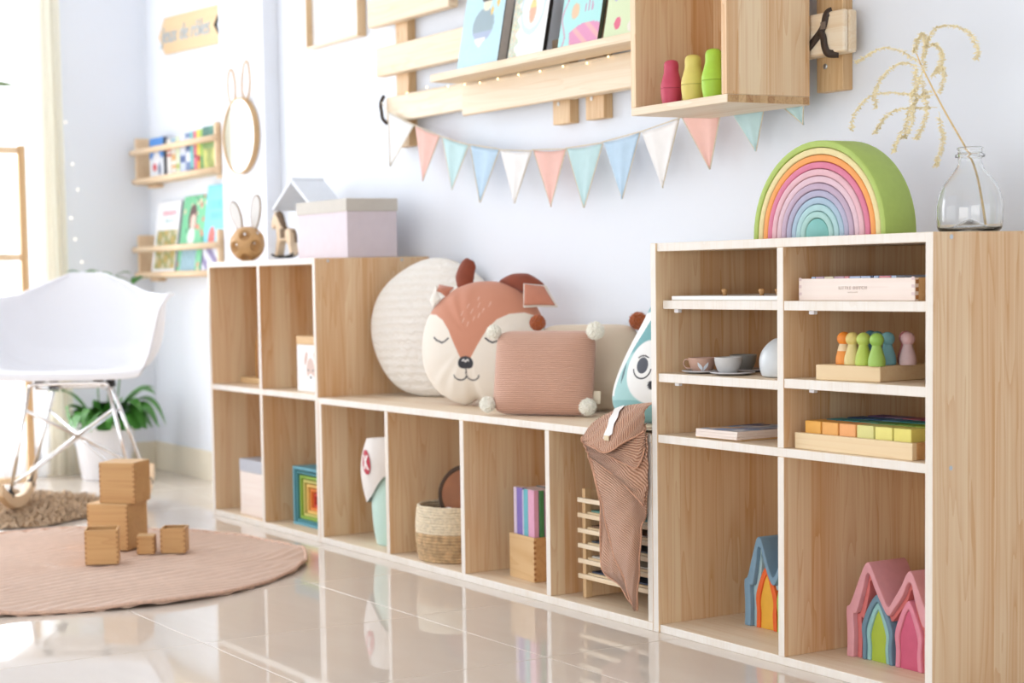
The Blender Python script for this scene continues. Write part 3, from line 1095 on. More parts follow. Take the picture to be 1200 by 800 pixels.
M_canvas = plain('white_canvas', lin(236, 230, 224), 0.9, noise=0.03, nscale=20, bump=0.2, bscale=400, sheen=0.2)
G().grid(cuff, 72, 14, cu=True).build('folded_cuff', M_canvas, bag, smooth=True)
G().grid(cufftop, 72, 8, cu=True).build('cuff_lining', M_canvas, bag, smooth=True)


def emblem(q0, z0, surf):
    """red oval with a white cross-like figure, printed on the cloth"""
    def fn(u, v):
        a, b_ = (u - 0.5) * 2, (v - 0.5) * 2
        # square to disc
        x_ = a * math.sqrt(1 - b_ * b_ / 2)
        y_ = b_ * math.sqrt(1 - a * a / 2)
        return surf(q0 + x_ * 0.22, z0 + y_ * 0.036)
    n = 31
    cols = []
    for i in range(n):
        for j in range(n):
            a, b_ = (j / (n - 1) - 0.5) * 2, (i / (n - 1) - 0.5) * 2
            x_ = a * math.sqrt(1 - b_ * b_ / 2)
            y_ = b_ * math.sqrt(1 - a * a / 2)
            wht = abs(abs(x_) - abs(y_) * 0.8) < 0.2 and abs(y_) < 0.58
            cols.append(lin(240, 236, 232) if wht else lin(186, 34, 58))
    g = G().grid(fn, n, n, col=cols)
    return g.build('red_emblem', M_paint, bag, smooth=True, paint=True)


def cuff_surf(q, z):
    u = (q / (2 * PI)) % 1
    zl, zt = cuff(u, 0)[2], cuff(u, 1)[2]
    v = (z - zl) / (zt - zl)
    p = cuff(u, v)
    k = 1 + 0.0022 / math.hypot(p[0], p[1])
    return (p[0] * k, p[1] * k, z)


emblem(math.radians(-93), 0.243, cuff_surf)
emblem(math.radians(-38), 0.115, lambda q, z: (0.0965 * math.cos(q), 0.0965 * math.sin(q), z))

# bay 2: jute basket
bk = thing('jute_basket', 'round two-tone coiled jute basket in the second bay of the bench', 'basket', (-1.010, 0.112, T + 0.0013))
M_jc = plain('cream_jute', lin(232, 216, 188), 0.9, noise=0.15, nscale=120, bump=0.6, bscale=300)
M_jb = plain('brown_jute', lin(196, 164, 124), 0.9, noise=0.3, nscale=60, bump=0.6, bscale=300)


def basket_r(z):
    return 0.094 + 0.012 * math.sin(PI * min(1, z / 0.17 * 0.9 + 0.05))


def coils(z0, z1, mat, name, nm):
    g = G()
    n = 14
    hh = (z1 - z0) / nm
    for k in range(nm):
        z = z0 + hh * (k + 0.5)
        r = basket_r(z)
        j = [rnd.uniform(-0.0009, 0.0009) for _ in range(64)]
        g.tube([((r + j[i] * 1.2) * math.cos(2 * PI * i / 64), (r + j[i] * 1.2) * math.sin(2 * PI * i / 64), z + j[(i * 7) % 64] * 0.8) for i in range(64)], hh * 0.56, 8, closed=True)
    return g.build(name, mat, bk, smooth=True)


coils(0.001, 0.078, M_jb, 'lower_weave', 9)
coils(0.078, 0.152, M_jc, 'upper_weave', 10)
G().lathe([(0, 0.002), (0.088, 0.002), (0.088, 0.006), (0, 0.006)], 32).build('basket_base', M_jb, bk)
gl = G()
for i in range(160):          # stray fibres
    q, z = rnd.uniform(0, 2 * PI), rnd.uniform(0.01, 0.09)
    r = basket_r(z) + 0.005
    p0 = Vector((r * math.cos(q), r * math.sin(q), z))
    p1 = p0 + Vector((rnd.uniform(-1, 1), rnd.uniform(-1, 1), rnd.uniform(-1, 1))) * 0.007
    gl.tube([p0, (p0 + p1) / 2 + Vector((math.cos(q), math.sin(q), 0)) * 0.003, p1], 0.0004, 3, caps=False)
fz = gl.build('stray_fibre', M_jb, bk)
fz['kind'] = 'stuff'
M_disc = plain('brown_disc', lin(158, 98, 58), 0.55, noise=0.25, nscale=8)
M_bark = plain('dark_rim', lin(78, 58, 44), 0.8, noise=0.3, nscale=40)
ds = thing('wooden_disc', 'brown wooden disc with a dark rim standing in the jute basket', 'disc', (-1.000, 0.140, T + 0.178), rot=(math.radians(-12), 0, math.radians(34)))
G().lathe([(0, -0.008), (0.072, -0.008), (0.073, -0.004), (0.073, 0.006), (0, 0.006)], 40).build('disc_face', M_disc, ds, rot=(PI / 2, 0, 0), auto=0.6)
G().tube([(0.073 * math.cos(2 * PI * i / 40), 0, 0.073 * math.sin(2 * PI * i / 40)) for i in range(40)], 0.0085, 8, closed=True).build('rim', M_bark, ds, smooth=True)
wp = thing('white_toy_piece', 'small white curved toy lying in the jute basket', 'toy', (-0.965, 0.07, T + 0.10), rot=(0.3, 0.2, 0.6))
G().tube(catmull([(-0.026, 0, 0.03), (-0.015, 0, 0.044), (0.0, 0, 0.046), (0.015, 0, 0.040), (0.024, 0, 0.028)], 6), [0.004 + 0.004 * math.sin(PI * i / 24) for i in range(25)], 12).build('curved_body', M_whitepaint, wp, smooth=True)

# bay 3: wooden box with thin coloured books
bx = thing('pencil_box', 'small open birch box holding thin coloured books in the third bay of the bench', 'box', (-0.690, 0.078, T + 0.0013), math.radians(-4))
bw, bh = 0.124, 0.113
B('front_panel', 0, bw, 0, 0.006, 0, bh, M_birch, bx, bevel=0.0008)
B('rear_panel', 0, bw, bw - 0.006, bw, 0, bh, M_birch, bx, bevel=0.0008)
B('side_board', 0, 0.006, 0.006, bw - 0.006, 0, bh, M_birch, bx, bevel=0.0008)
B('side_board', bw - 0.006, bw, 0.006, bw - 0.006, 0, bh, M_birch2, bx, bevel=0.0008)
B('base_panel', 0.006, bw - 0.006, 0.006, bw - 0.006, 0.001, 0.006, M_birch, bx, bevel=0)
for z in [0.004 + 0.0135 * k for k in range(8)]:
    B('finger_joint', bw - 0.0012, bw + 0.0004, -0.0004, 0.0062, z, z + 0.0065, M_joint, bx, bevel=0)
bk3 = [((222, 204, 224), 0.016, 'pale lilac'), ((132, 112, 186), 0.028, 'purple'), ((206, 200, 226), 0.007, 'lavender'), ((104, 186, 198), 0.022, 'turquoise'), ((228, 168, 196), 0.031, 'pink')]
bk4 = [((76, 140, 90), 0.014, 'dark green'), ((190, 146, 176), 0.038, 'mauve'), ((84, 142, 150), 0.036, 'teal')]
BR_ = Matrix.Rotation(math.radians(-4), 4, 'Z')


def thinbook(dx, dy, sx_, sy_, c, nm, lab):
    p_ = BR_ @ Vector((dx, dy, 0))
    t = thing('thin_book', lab, 'book', (-0.690 + p_.x, 0.078 + p_.y, T + 0.0078), math.radians(-4), group='thin books in the birch box')
    hh = 0.222 + rnd.uniform(-0.003, 0.003)
    B('cover', 0, sx_, 0, sy_, 0, hh, flat(c, 0.5), t, bevel=0.0008)
    B('page_block', 0.0016, sx_ - 0.0016, 0.0016, sy_ - 0.0016, hh - 0.001, hh + 0.0004, flat((226, 206, 206)), t, bevel=0)


x = 0.0085
for c, ww, nm in bk3:
    thinbook(x, 0.009, ww - 0.0012, 0.014, c, nm, 'thin %s book in the front row of the small birch box' % nm)
    x += ww
y = 0.0245
for c, ww, nm in bk4:
    thinbook(0.0085, y, 0.1055, ww - 0.0014, c, nm, 'thin %s book lying crosswise behind the front row of the birch box' % nm)
    y += ww

# bay 4: slatted puzzle rack
rk = thing('puzzle_rack', 'light wooden puzzle rack with shallow slatted shelves behind the knitted blanket', 'rack', (-0.345, 0.055, T + 0.0013))
RW, RD, RH = 0.318, 0.29, 0.262
for x0 in (0.006, RW - 0.018):
    for y0, hgt in ((0, RH), (RD - 0.02, RH)):
        B('upright', x0, x0 + 0.012, y0, y0 + 0.02, 0, hgt, M_batten, rk, bevel=0.001)
    B('end_panel', x0 + 0.002, x0 + 0.010, 0.02, RD - 0.02, 0.002, RH - 0.004, M_side, rk, bevel=0.001)
for k in range(6):
    z = 0.047 + 0.0365 * k
    B('front_slat', -0.003, RW, -0.008, 0.0, z, z + 0.011, M_rail, rk, bevel=0.0012)
    B('rack_shelf', 0.018, RW - 0.018, 0.0, RD - 0.02, z, z + 0.005, M_tray, rk, bevel=0.0006)
for k, (c, nm) in enumerate((((52, 62, 84), 'navy'), ((206, 200, 190), 'beige'), ((70, 74, 80), 'charcoal'), ((120, 92, 70), 'brown'), ((96, 150, 140), 'teal'))):
    z = T + 0.0013 + 0.047 + 0.0365 * k + 0.0053
    t = thing('puzzle_board', '%s puzzle board on the %s shelf of the slatted rack' % (nm, ('lowest', 'second lowest', 'third', 'fourth', 'fifth')[k]), 'puzzle', (-0.345 + 0.022, 0.058, z), group='puzzle boards in the slatted rack')
    B('board', 0, RW - 0.046, 0, 0.24, 0, 0.009, M_tray, t, bevel=0.001)
    B('picture', 0.008, RW - 0.054, 0.006, 0.232, 0.009, 0.013, flat(c), t, bevel=0.0008)

# knitted blanket
def knit_mat():
    """rib coordinate in metres rides in the red channel of the Col attribute"""
    m, nt, b = base_mat('terracotta_knit')
    L = nt.links
    a = nt.nodes.new('ShaderNodeAttribute')
    a.attribute_name = 'Col'
    sp_ = nt.nodes.new('ShaderNodeSeparateColor')
    L.new(a.outputs['Color'], sp_.inputs[0])
    tc = nt.nodes.new('ShaderNodeTexCoord')
    n = nt.nodes.new('ShaderNodeTexNoise')
    n.inputs['Scale'].default_value = 160
    L.new(tc.outputs['Object'], n.inputs['Vector'])
    ph = mth(nt, 'ADD', mth(nt, 'MULTIPLY', sp_.outputs[0], 2 * PI / 0.0060), mth(nt, 'MULTIPLY', n.outputs['Fac'], 1.6))
    sn = mth(nt, 'ADD', mth(nt, 'MULTIPLY', mth(nt, 'SINE', ph), 0.5), 0.5)
    L.new(mixc(nt, sn, lin(172, 118, 90), lin(230, 184, 154)), b.inputs['Base Color'])
    bp = nt.nodes.new('ShaderNodeBump')
    bp.inputs['Strength'].default_value = 0.9
    bp.inputs['Distance'].default_value = 0.003
    L.new(sn, bp.inputs['Height'])
    L.new(bp.outputs['Normal'], b.inputs['Normal'])
    b.inputs['Roughness'].default_value = 0.95
    b.inputs['Sheen Weight'].default_value = 0.2
    return m


M_knit = knit_mat()
SH = {
    'A': [[(-0.215, -0.03, 0.420), (-0.205, -0.02, 0.442), (-0.189, 0.0, 0.463), (-0.161, 0.02, 0.481), (-0.111, 0.03, 0.495), (-0.003, 0.03, 0.508)],
          [(-0.198, -0.045, 0.414), (-0.158, -0.045, 0.425), (-0.12, -0.04, 0.445), (-0.069, -0.038, 0.467), (-0.030, -0.025, 0.485), (-0.003, -0.015, 0.494)],
          [(-0.198, -0.04, 0.406), (-0.128, -0.06, 0.401), (-0.084, -0.062, 0.395), (-0.045, -0.050, 0.416), (-0.020, -0.03, 0.433), (-0.003, -0.020, 0.446)]],
    'B': [[(-0.143, -0.03, 0.408), (-0.083, -0.03, 0.428), (-0.035, -0.022, 0.445), (-0.003, -0.014, 0.462)],
          [(-0.121, -0.04, 0.391), (-0.058, -0.042, 0.397), (-0.018, -0.03, 0.410), (-0.003, -0.018, 0.432)],
          [(-0.115, -0.035, 0.385), (-0.052, -0.038, 0.372), (-0.014, -0.030, 0.365), (-0.003, -0.018, 0.410)]],
    'C1': [[(-0.226, -0.02, 0.403), (-0.157, -0.02, 0.41), (-0.072, -0.02, 0.422), (-0.003, -0.012, 0.439)],
           [(-0.202, -0.03, 0.391), (-0.128, -0.033, 0.38), (-0.053, -0.030, 0.377), (-0.003, -0.012, 0.392)],
           [(-0.193, -0.03, 0.378), (-0.109, -0.036, 0.353), (-0.042, -0.032, 0.328), (-0.003, -0.012, 0.335)],
           [(-0.192, -0.028, 0.374), (-0.109, -0.033, 0.347), (-0.038, -0.032, 0.313), (-0.006, -0.022, 0.281)]],
    'C2': [[(-0.217, -0.012, 0.381), (-0.152, -0.012, 0.367), (-0.074, -0.012, 0.345), (-0.005, -0.010, 0.324)],
           [(-0.166, -0.022, 0.298), (-0.091, -0.03, 0.296), (-0.036, -0.026, 0.289), (-0.010, -0.012, 0.258)],
           [(-0.144, -0.022, 0.238), (-0.076, -0.035, 0.237), (-0.032, -0.032, 0.235), (-0.018, -0.018, 0.227)],
           [(-0.12, -0.02, 0.167), (-0.063, -0.032, 0.165), (-0.031, -0.03, 0.165), (-0.026, -0.016, 0.159)],
           [(-0.079, -0.018, 0.104), (-0.05, -0.026, 0.101), (-0.037, -0.024, 0.099), (-0.034, -0.016, 0.094)],
           [(-0.054, -0.016, 0.050), (-0.046, -0.02, 0.044), (-0.043, -0.02, 0.041), (-0.040, -0.016, 0.041)]],
    'C3': [[(-0.224, -0.01, 0.373), (-0.19, -0.008, 0.354), (-0.152, -0.008, 0.328)],
           [(-0.183, -0.012, 0.296), (-0.163, -0.01, 0.278), (-0.14, -0.008, 0.26)],
           [(-0.174, -0.012, 0.224), (-0.152, -0.012, 0.207), (-0.126, -0.01, 0.19)],
           [(-0.176, -0.01, 0.121), (-0.134, -0.012, 0.119), (-0.099, -0.012, 0.116)],
           [(-0.106, -0.01, 0.086), (-0.085, -0.011, 0.083), (-0.069, -0.012, 0.078)],
           [(-0.067, -0.011, 0.053), (-0.064, -0.011, 0.051), (-0.057, -0.012, 0.051)]]}


def sheet(g, rows, nu=30, nv=30, thick=0.003, wob=0.0016, along_u=False, skew=0.45):
    rc = [catmull(r, 10) for r in rows]

    def smp(c, u):
        k = u * (len(c) - 1)
        i = min(int(k), len(c) - 2)
        return c[i].lerp(c[i + 1], k - i)
    pts = []
    for j in range(nu):
        colp = catmull([smp(c, j / (nu - 1)) for c in rc], 10)
        pts.append([smp(colp, i / (nv - 1)) for i in range(nv)])
    f = lambda u, v: pts[int(round(u * (nu - 1)))][int(round(v * (nv - 1)))]
    P = [[f(j / (nu - 1), i / (nv - 1)) + Vector((0, wob * math.sin(i * 0.9 + j * 0.5), 0)) for j in range(nu)] for i in range(nv)]
    th = Vector((0, thick, 0))
    vs = [p for r in P for p in r] + [p + th for r in P for p in r]
    fs = []
    o = nu * nv
    for i in range(nv - 1):
        for j in range(nu - 1):
            a = i * nu + j
            fs.append((a, a + 1, a + nu + 1, a + nu))
            fs.append((o + a, o + a + nu, o + a + nu + 1, o + a + 1))
    for j in range(nu - 1):
        fs.append((j, o + j, o + j + 1, j + 1))
        a = (nv - 1) * nu + j
        fs.append((a, a + 1, o + a + 1, o + a))
    for i in range(nv - 1):
        a = i * nu
        fs.append((a, a + nu, o + a + nu, o + a))
        a = i * nu + nu - 1
        fs.append((a, o + a, o + a + nu, a + nu))
    LU = sum((P[nv // 2][j + 1] - P[nv // 2][j]).length for j in range(nu - 1))
    LV = sum((P[i + 1][nu // 2] - P[i][nu // 2]).length for i in range(nv - 1))
    cc_ = []
    for i in range(nv):
        for j in range(nu):
            u_, v_ = j / (nu - 1) * LU, i / (nv - 1) * LV
            cc_.append((u_ + 0.25 * v_ + 1.0 if along_u else v_ - skew * u_ + 1.0, 0.0, 0.0))
    g.add(vs, fs, cc_ + cc_)
    return P


bl = thing('knitted_blanket', 'terracotta ribbed knitted blanket draped over the bench edge beside the tall shelf', 'blanket', (0, 0, 0))
g = G()
hems = []
for k, nm in enumerate(('C3', 'C2', 'C1', 'B', 'A')):
    P = sheet(g, SH[nm], along_u=nm == 'A')
    hems.append(P)
# the part that lies on the bench top behind the edge
sheet(g, [[(-0.16, 0.02, 0.446), (-0.09, 0.02, 0.447), (-0.003, 0.02, 0.447)], [(-0.14, 0.06, 0.442), (-0.07, 0.06, 0.443), (-0.003, 0.06, 0.443)]], 12, 12)
g.build('blanket_cloth', M_knit, bl, smooth=True, paint=True)
M_hem = plain('knit_hem', lin(206, 156, 128), 0.95, noise=0.15, nscale=250, bump=0.6, bscale=400)
gh = G()
for nm, P in zip(('C3', 'C2', 'C1', 'B', 'A'), hems):
    if nm in ('C2', 'C3'):
        gh.tube([r[0] for r in P], 0.0022, 6)
    if nm == 'C2':
        gh.tube([r[-1] for r in P[8:]], 0.0018, 6)
    if nm in ('A', 'B', 'C1'):
        gh.tube(P[-1], 0.0022, 6)
    if nm in ('A', 'C1'):
        gh.tube([r[0] for r in P], 0.0022, 6)
gh.build('hem', M_hem, bl, smooth=True)
PA = hems[4]
rib = [PA[i][18 + (29 - i) * 0 - i // 6] + Vector((0, -0.0025, 0.002)) for i in range(3, 27)]
gl = G()
for i, p in enumerate(rib):
    pass


def pa_at(fi, fj):
    i0, j0 = min(int(fi), 28), min(int(fj), 28)
    a_, b_ = fi - i0, fj - j0
    return PA[i0][j0].lerp(PA[i0][j0 + 1], b_).lerp(PA[i0 + 1][j0].lerp(PA[i0 + 1][j0 + 1], b_), a_)


gl.grid(lambda u, v: pa_at(1 + v * 20, 20 - v * 7 + (u - 0.5) * 3.4) + Vector((0, -0.0035, 0.0028)), 5, 21)
gl.build('ribbon_label', flat((244, 240, 236), 0.7), bl, smooth=True)['label'] = 'white ribbon label with a cream end'
pe = PA[21][13]
B('label_end', pe.x - 0.012, pe.x + 0.006, pe.y - 0.005, pe.y - 0.003, pe.z - 0.006, pe.z + 0.005, flat((226, 206, 170)), bl, bevel=0.0005)

# ================================================================== cushions


def cushion(parent, name, mat, outline, tf, tb, fn=None, nr=44, nt=120, smoothexp=2.2, wr=0.0, paint=False, back_fn=None):
    """outline(theta)->(x,z); thickness tf to the front (-y), tb to the back"""
    g = G()
    cols = []
    vs, fs = [], []
    for side in (0, 1):
        for i in range(nr + 1):
            q = i / nr
            rho = q ** 0.8
            for j in range(nt):
                th = 2 * PI * j / nt
                x_, z_ = outline(th)
                x_, z_ = x_ * rho, z_ * rho
                pf = (1 - rho ** smoothexp) ** 0.62 if rho < 1 else 0
                y_ = -tf * pf if side == 0 else tb * pf
                if wr:
                    y_ += wr * (rho ** 3) * (1 - rho) * 4 * math.sin(th * 11 + 3 * math.sin(th * 3))
                vs.append((x_, y_, z_))
                cols.append((fn or (lambda a, b: (1, 1, 1)))(x_, z_) if side == 0 else (back_fn(x_, z_) if back_fn else (0.8, 0.8, 0.8)))
    n1 = (nr + 1) * nt
    for s_ in (0, 1):
        for i in range(nr):
            for j in range(nt):
                j2 = (j + 1) % nt
                a, b_, c_, d_ = (s_ * n1 + i * nt + j, s_ * n1 + i * nt + j2, s_ * n1 + (i + 1) * nt + j2, s_ * n1 + (i + 1) * nt + j)
                fs.append((a, b_, c_, d_) if s_ else (d_, c_, b_, a))
    g.add(vs, fs, cols)
    o = g.build(name, mat, parent, smooth=True, paint=paint)
    import bmesh
    bm = bmesh.new()
    bm.from_mesh(o.data)
    bmesh.ops.remove_doubles(bm, verts=bm.verts, dist=1e-5)
    bm.to_mesh(o.data)
    bm.free()
    return o


def superell(a, b_, n):
    def f(th):
        c, s_ = math.cos(th), math.sin(th)
        return (a * math.copysign(abs(c) ** (2 / n), c), b_ * math.copysign(abs(s_) ** (2 / n), s_))
    return f


def pom(parent, loc, r, rgb):
    g = G()
    rr_ = random.Random(int(loc[0] * 1e4) + 7)
    import bmesh
    bm = bmesh.new()
    bmesh.ops.create_icosphere(bm, subdivisions=4, radius=r * 0.86)
    for v in bm.verts:
        v.co *= 1 + rr_.uniform(-0.07, 0.16)
    me = bpy.data.meshes.new('pom_pom')
    bm.to_mesh(me)
    bm.free()
    g = G()
    g.v = [tuple(v.co) for v in me.vertices]
    g.f = [tuple(p.vertices) for p in me.polygons]
    g.c = [(1, 1, 1)] * len(g.v)
    for i in range(420):
        d = Vector((rr_.gauss(0, 1), rr_.gauss(0, 1), rr_.gauss(0, 1))).normalized()
        e = d.orthogonal().normalized() * 0.0009
        f_ = d.cross(e)
        p0, p1 = d * r * 0.8, d * r * rr_.uniform(0.98, 1.12) + e * rr_.uniform(-2, 2) + f_ * rr_.uniform(-2, 2)
        g.add([p0 + e, p0 - e * 0.5 + f_ * 0.8, p0 - e * 0.5 - f_ * 0.8, p1], [(0, 1, 3), (1, 2, 3), (2, 0, 3)])
    m = plain('wool_%02x%02x%02x' % rgb, lin(*rgb), 0.95, noise=0.08, nscale=250, sheen=0.4) if rgb not in _pm else _pm[rgb]
    _pm[rgb] = m
    return g.build('pom_pom', m, parent, loc=loc)


_pm = {}


def rz(az):
    return math.radians(az + 90)


# round quilted cushion
M_quilt = ribbed('ivory_quilt', lin(246, 240, 230), lin(250, 245, 237), 13, 'Z', 0.006, 0.45, 3.0, 6.0, rough=0.9)
cq = thing('round_cushion', 'large round ivory quilted cushion leaning in the corner behind the deer cushion', 'cushion', (-1.375, 0.262, HB + 0.001), rot=(math.radians(-7), 0, rz(-58)))
o = cushion(cq, 'cushion_body', M_quilt, lambda th: (0.212 * math.cos(th) * (1 + 0.02 * math.sin(3 * th)), 0.206 + 0.206 * math.sin(th) * (1 + 0.015 * math.sin(5 * th))) if False else (0.212 * math.cos(th) * (1 + 0.02 * math.sin(3 * th)), 0.206 * math.sin(th) * (1 + 0.015 * math.sin(5 * th))), 0.062, 0.035, nr=40, wr=0.004)
o.location = (0, 0, 0.203)

# deer cushion
RUST, CREAM, INK = lin(206, 140, 112), lin(240, 230, 216), lin(54, 54, 60)


def deer(x, z):
    ax = abs(x + 0.012)
    xs = x + 0.012
    # boundary between the rust forehead and the cream cheeks
    zb = float(np.interp(ax, (0.0, 0.012, 0.020, 0.036, 0.060, 0.085, 0.115, 0.150, 0.20), (-0.062, -0.055, -0.040, -0.012, 0.030, 0.058, 0.074, 0.080, 0.066)))
    c = mixv(CREAM, RUST, sm(zb - 0.0015, zb + 0.0015, z))
    # light flecks on the forehead
    for fx, fz in ((-0.035, 0.075), (-0.020, 0.095), (-0.006, 0.080), (0.012, 0.098), (0.028, 0.082), (-0.028, 0.055), (0.004, 0.060), (0.018, 0.068), (-0.012, 0.045), (0.044, 0.1), (0.006, 0.118)):
        if seg_d(x, z, (fx, fz - 0.006), (fx + 0.003, fz + 0.006)) < 0.0013:
            c = mixv(c, lin(226, 190, 172), 0.7)
    # closed eyes
    for s_ in (-1, 1):
        ex, ez = -0.012 + s_ * 0.084, 0.006
        pts = [(ex + 0.026 * t, ez - 0.012 * (1 - t * t) + (0.004 if t * s_ > 0 else 0.0)) for t in (-1, -0.6, -0.2, 0.2, 0.6, 1)]
        d = poly_d(x, z, pts)
        c = mixv(c, INK, 1 - sm(0.0018, 0.003, d))
    # nose
    nx, nz = (x + 0.012) / 0.0235, (z + 0.059) / 0.0165
    nz2 = nz + 0.15 * abs(nx)
    rr_ = (abs(nx) ** 2.6 + abs(nz2) ** 2.2)
    c = mixv(c, INK, 1 - sm(0.92, 1.08, rr_))
    hd = poly_d(x, z, [(-0.0215, -0.055), (-0.018, -0.0515), (-0.012, -0.0575), (-0.006, -0.0515), (-0.0025, -0.055)])
    c = mixv(c, lin(224, 220, 216), 1 - sm(0.0014, 0.0024, hd))
    # mouth
    arcs = [[(-0.012 + k * 0.019 + 0.019 * math.cos(PI + PI * i / 8), -0.093 + 0.013 * math.sin(PI + PI * i / 8)) for i in range(9)] for k in (-1, 1)]
    d = min(poly_d(x, z, [(-0.012, -0.072), (-0.012, -0.093)]), poly_d(x, z, arcs[0]), poly_d(x, z, arcs[1]))
    c = mixv(c, INK, 1 - sm(0.0012, 0.0024, d))
    return c


dc = thing('deer_cushion', 'deer face cushion with closed eyes, rust forehead and cream cheeks', 'cushion', (-0.975, 0.175, HB + 0.005), rot=(math.radians(-9), 0, rz(-60)))


def deer_out(th):
    c, s_ = math.cos(th), math.sin(th)
    x_, z_ = superell(0.188, 0.172, 2.25)(th)
    if s_ > 0:
        x_ *= 1 - 0.10 * s_ * s_
    notch = math.exp(-((th - 1.5 * PI) / 0.10) ** 2)
    return (x_, z_ + 0.020 * notch)


o = cushion(dc, 'face', M_paint, deer_out, 0.078, 0.065, deer, nr=110, nt=300, paint=True, wr=0.0035, back_fn=lambda a, b_: RUST)
o.location = (0, 0, 0.166)
M_rust = plain('rust_felt', lin(200, 130, 104), 0.9, noise=0.04, sheen=0.3)
M_dark = plain('dark_rust_felt', lin(134, 62, 38), 0.9, noise=0.08, sheen=0.3)
M_felt = plain('cream_felt', lin(238, 230, 218), 0.9, noise=0.03, sheen=0.3)


def blob_leaf(pts, rads, name, mat, parent, flat_=0.45):
    c = catmull(pts, 6)
    k = len(c)
    rr_ = []
    for i in range(k):
        q = i / (k - 1) * (len(rads) - 1)
        a = min(int(q), len(rads) - 2)
        rr_.append(rads[a] + (rads[a + 1] - rads[a]) * (q - a))
    g = G().tube(c, rr_, 16)
    cy = sum(p.y for p in c) / k
    g.v = [(x_, cy + (y_ - cy) * flat_, z_) for x_, y_, z_ in g.v]
    return g.build(name, mat, parent, smooth=True)


blob_leaf([(-0.062, 0, 0.315), (-0.068, 0, 0.350), (-0.058, 0, 0.385), (-0.052, 0, 0.398)], [0.022, 0.029, 0.024, 0.012], 'antler', M_dark, dc)
blob_leaf([(0.040, 0.004, 0.335), (0.078, 0.000, 0.337), (0.120, -0.004, 0.330), (0.160, -0.004, 0.312), (0.182, 0.0, 0.292)], [0.004, 0.020, 0.027, 0.022, 0.008], 'antler', M_dark, dc, 0.7)


def quad_sheet(pts, name, mat, parent, dy):
    a, b_, c_, d_ = [Vector(p) for p in pts]
    g = G()
    n = 12
    P = lambda u, v: a.lerp(b_, u).lerp(d_.lerp(c_, u), v) + Vector((0, -0.010 * math.sin(PI * u) * math.sin(PI * v) + dy, 0))
    g.grid(lambda u, v: P(u, v), n, n)
    o_ = g.build(name, mat, parent, smooth=True)
    s_ = o_.modifiers.new('thick', 'SOLIDIFY')
    s_.thickness = 0.004
    return o_


# ears fold forward over the top corners
quad_sheet([(-0.150, 0.004, 0.332), (-0.098, -0.008, 0.322), (-0.112, -0.02, 0.292), (-0.136, -0.03, 0.312)], 'ear', M_rust, dc, 0)
quad_sheet([(-0.152, -0.008, 0.328), (-0.124, -0.035, 0.286), (-0.146, -0.03, 0.262), (-0.168, -0.012, 0.286)], 'ear_lining', M_felt, dc, 0)
quad_sheet([(0.138, -0.042, 0.322), (0.186, -0.022, 0.318), (0.226, -0.030, 0.266), (0.150, -0.062, 0.262)], 'ear', M_rust, dc, -0.004)
quad_sheet([(0.133, -0.041, 0.324), (0.189, -0.018, 0.321), (0.231, -0.026, 0.262), (0.145, -0.058, 0.257)], 'ear_lining', M_felt, dc, 0.0)

# cream knitted cushion with brown pompoms, behind
M_creamknit = ribbed('cream_knit', lin(226, 206, 180), lin(240, 224, 202), 95, 'Z', 0.0012, 0.6, 0, rough=0.95)
cc = thing('cream_cushion', 'cream knitted cushion with rust pompoms behind the brown knitted one', 'cushion', (-0.605, 0.268, HB + 0.001), rot=(math.radians(-6), 0, rz(-50)))
o = cushion(cc, 'cushion_body', M_creamknit, superell(0.132, 0.112, 6.0), 0.045, 0.025, nr=40, nt=160, smoothexp=3.0)
o.location = (0, 0, 0.112)
pom(cc, (-0.134, -0.01, 0.229), 0.022, (176, 92, 44))
pom(cc, (0.130, -0.012, 0.231), 0.0235, (176, 92, 44))
# brown knitted cushion
M_brownknit = ribbed('rose_brown_knit', lin(194, 148, 126), lin(216, 172, 150), 62, 'Z', 0.0012, 0.6, 0, rough=0.95)
bc = thing('knitted_cushion', 'rose brown knitted cushion with cream pompoms at its corners', 'cushion', (-0.580, 0.108, HB + 0.003), rot=(math.radians(-10), 0, rz(-57)))
o = cushion(bc, 'cushion_body', M_brownknit, superell(0.134, 0.107, 8.0), 0.050, 0.05, nr=40, nt=160, smoothexp=3.0)
o.location = (0, 0, 0.106)
for px, pz, r in ((-0.136, 0.208, 0.020), (0.138, 0.210, 0.024), (-0.142, 0.014, 0.022), (0.128, 0.012, 0.023)):
    pom(bc, (px, -0.018, pz + (0.008 if pz < 0.05 else 0)), r, (250, 245, 232))
B('side_label', 0.132, 0.152, 0.004, 0.0055, 0.03, 0.062, flat((236, 222, 196)), bc, bevel=0.0005)

# teal owl-like cushion by the tall shelf
TEAL, TEAL2, WHT, GREY = lin(116, 172, 176), lin(168, 210, 210), lin(244, 244, 242), lin(84, 88, 98)


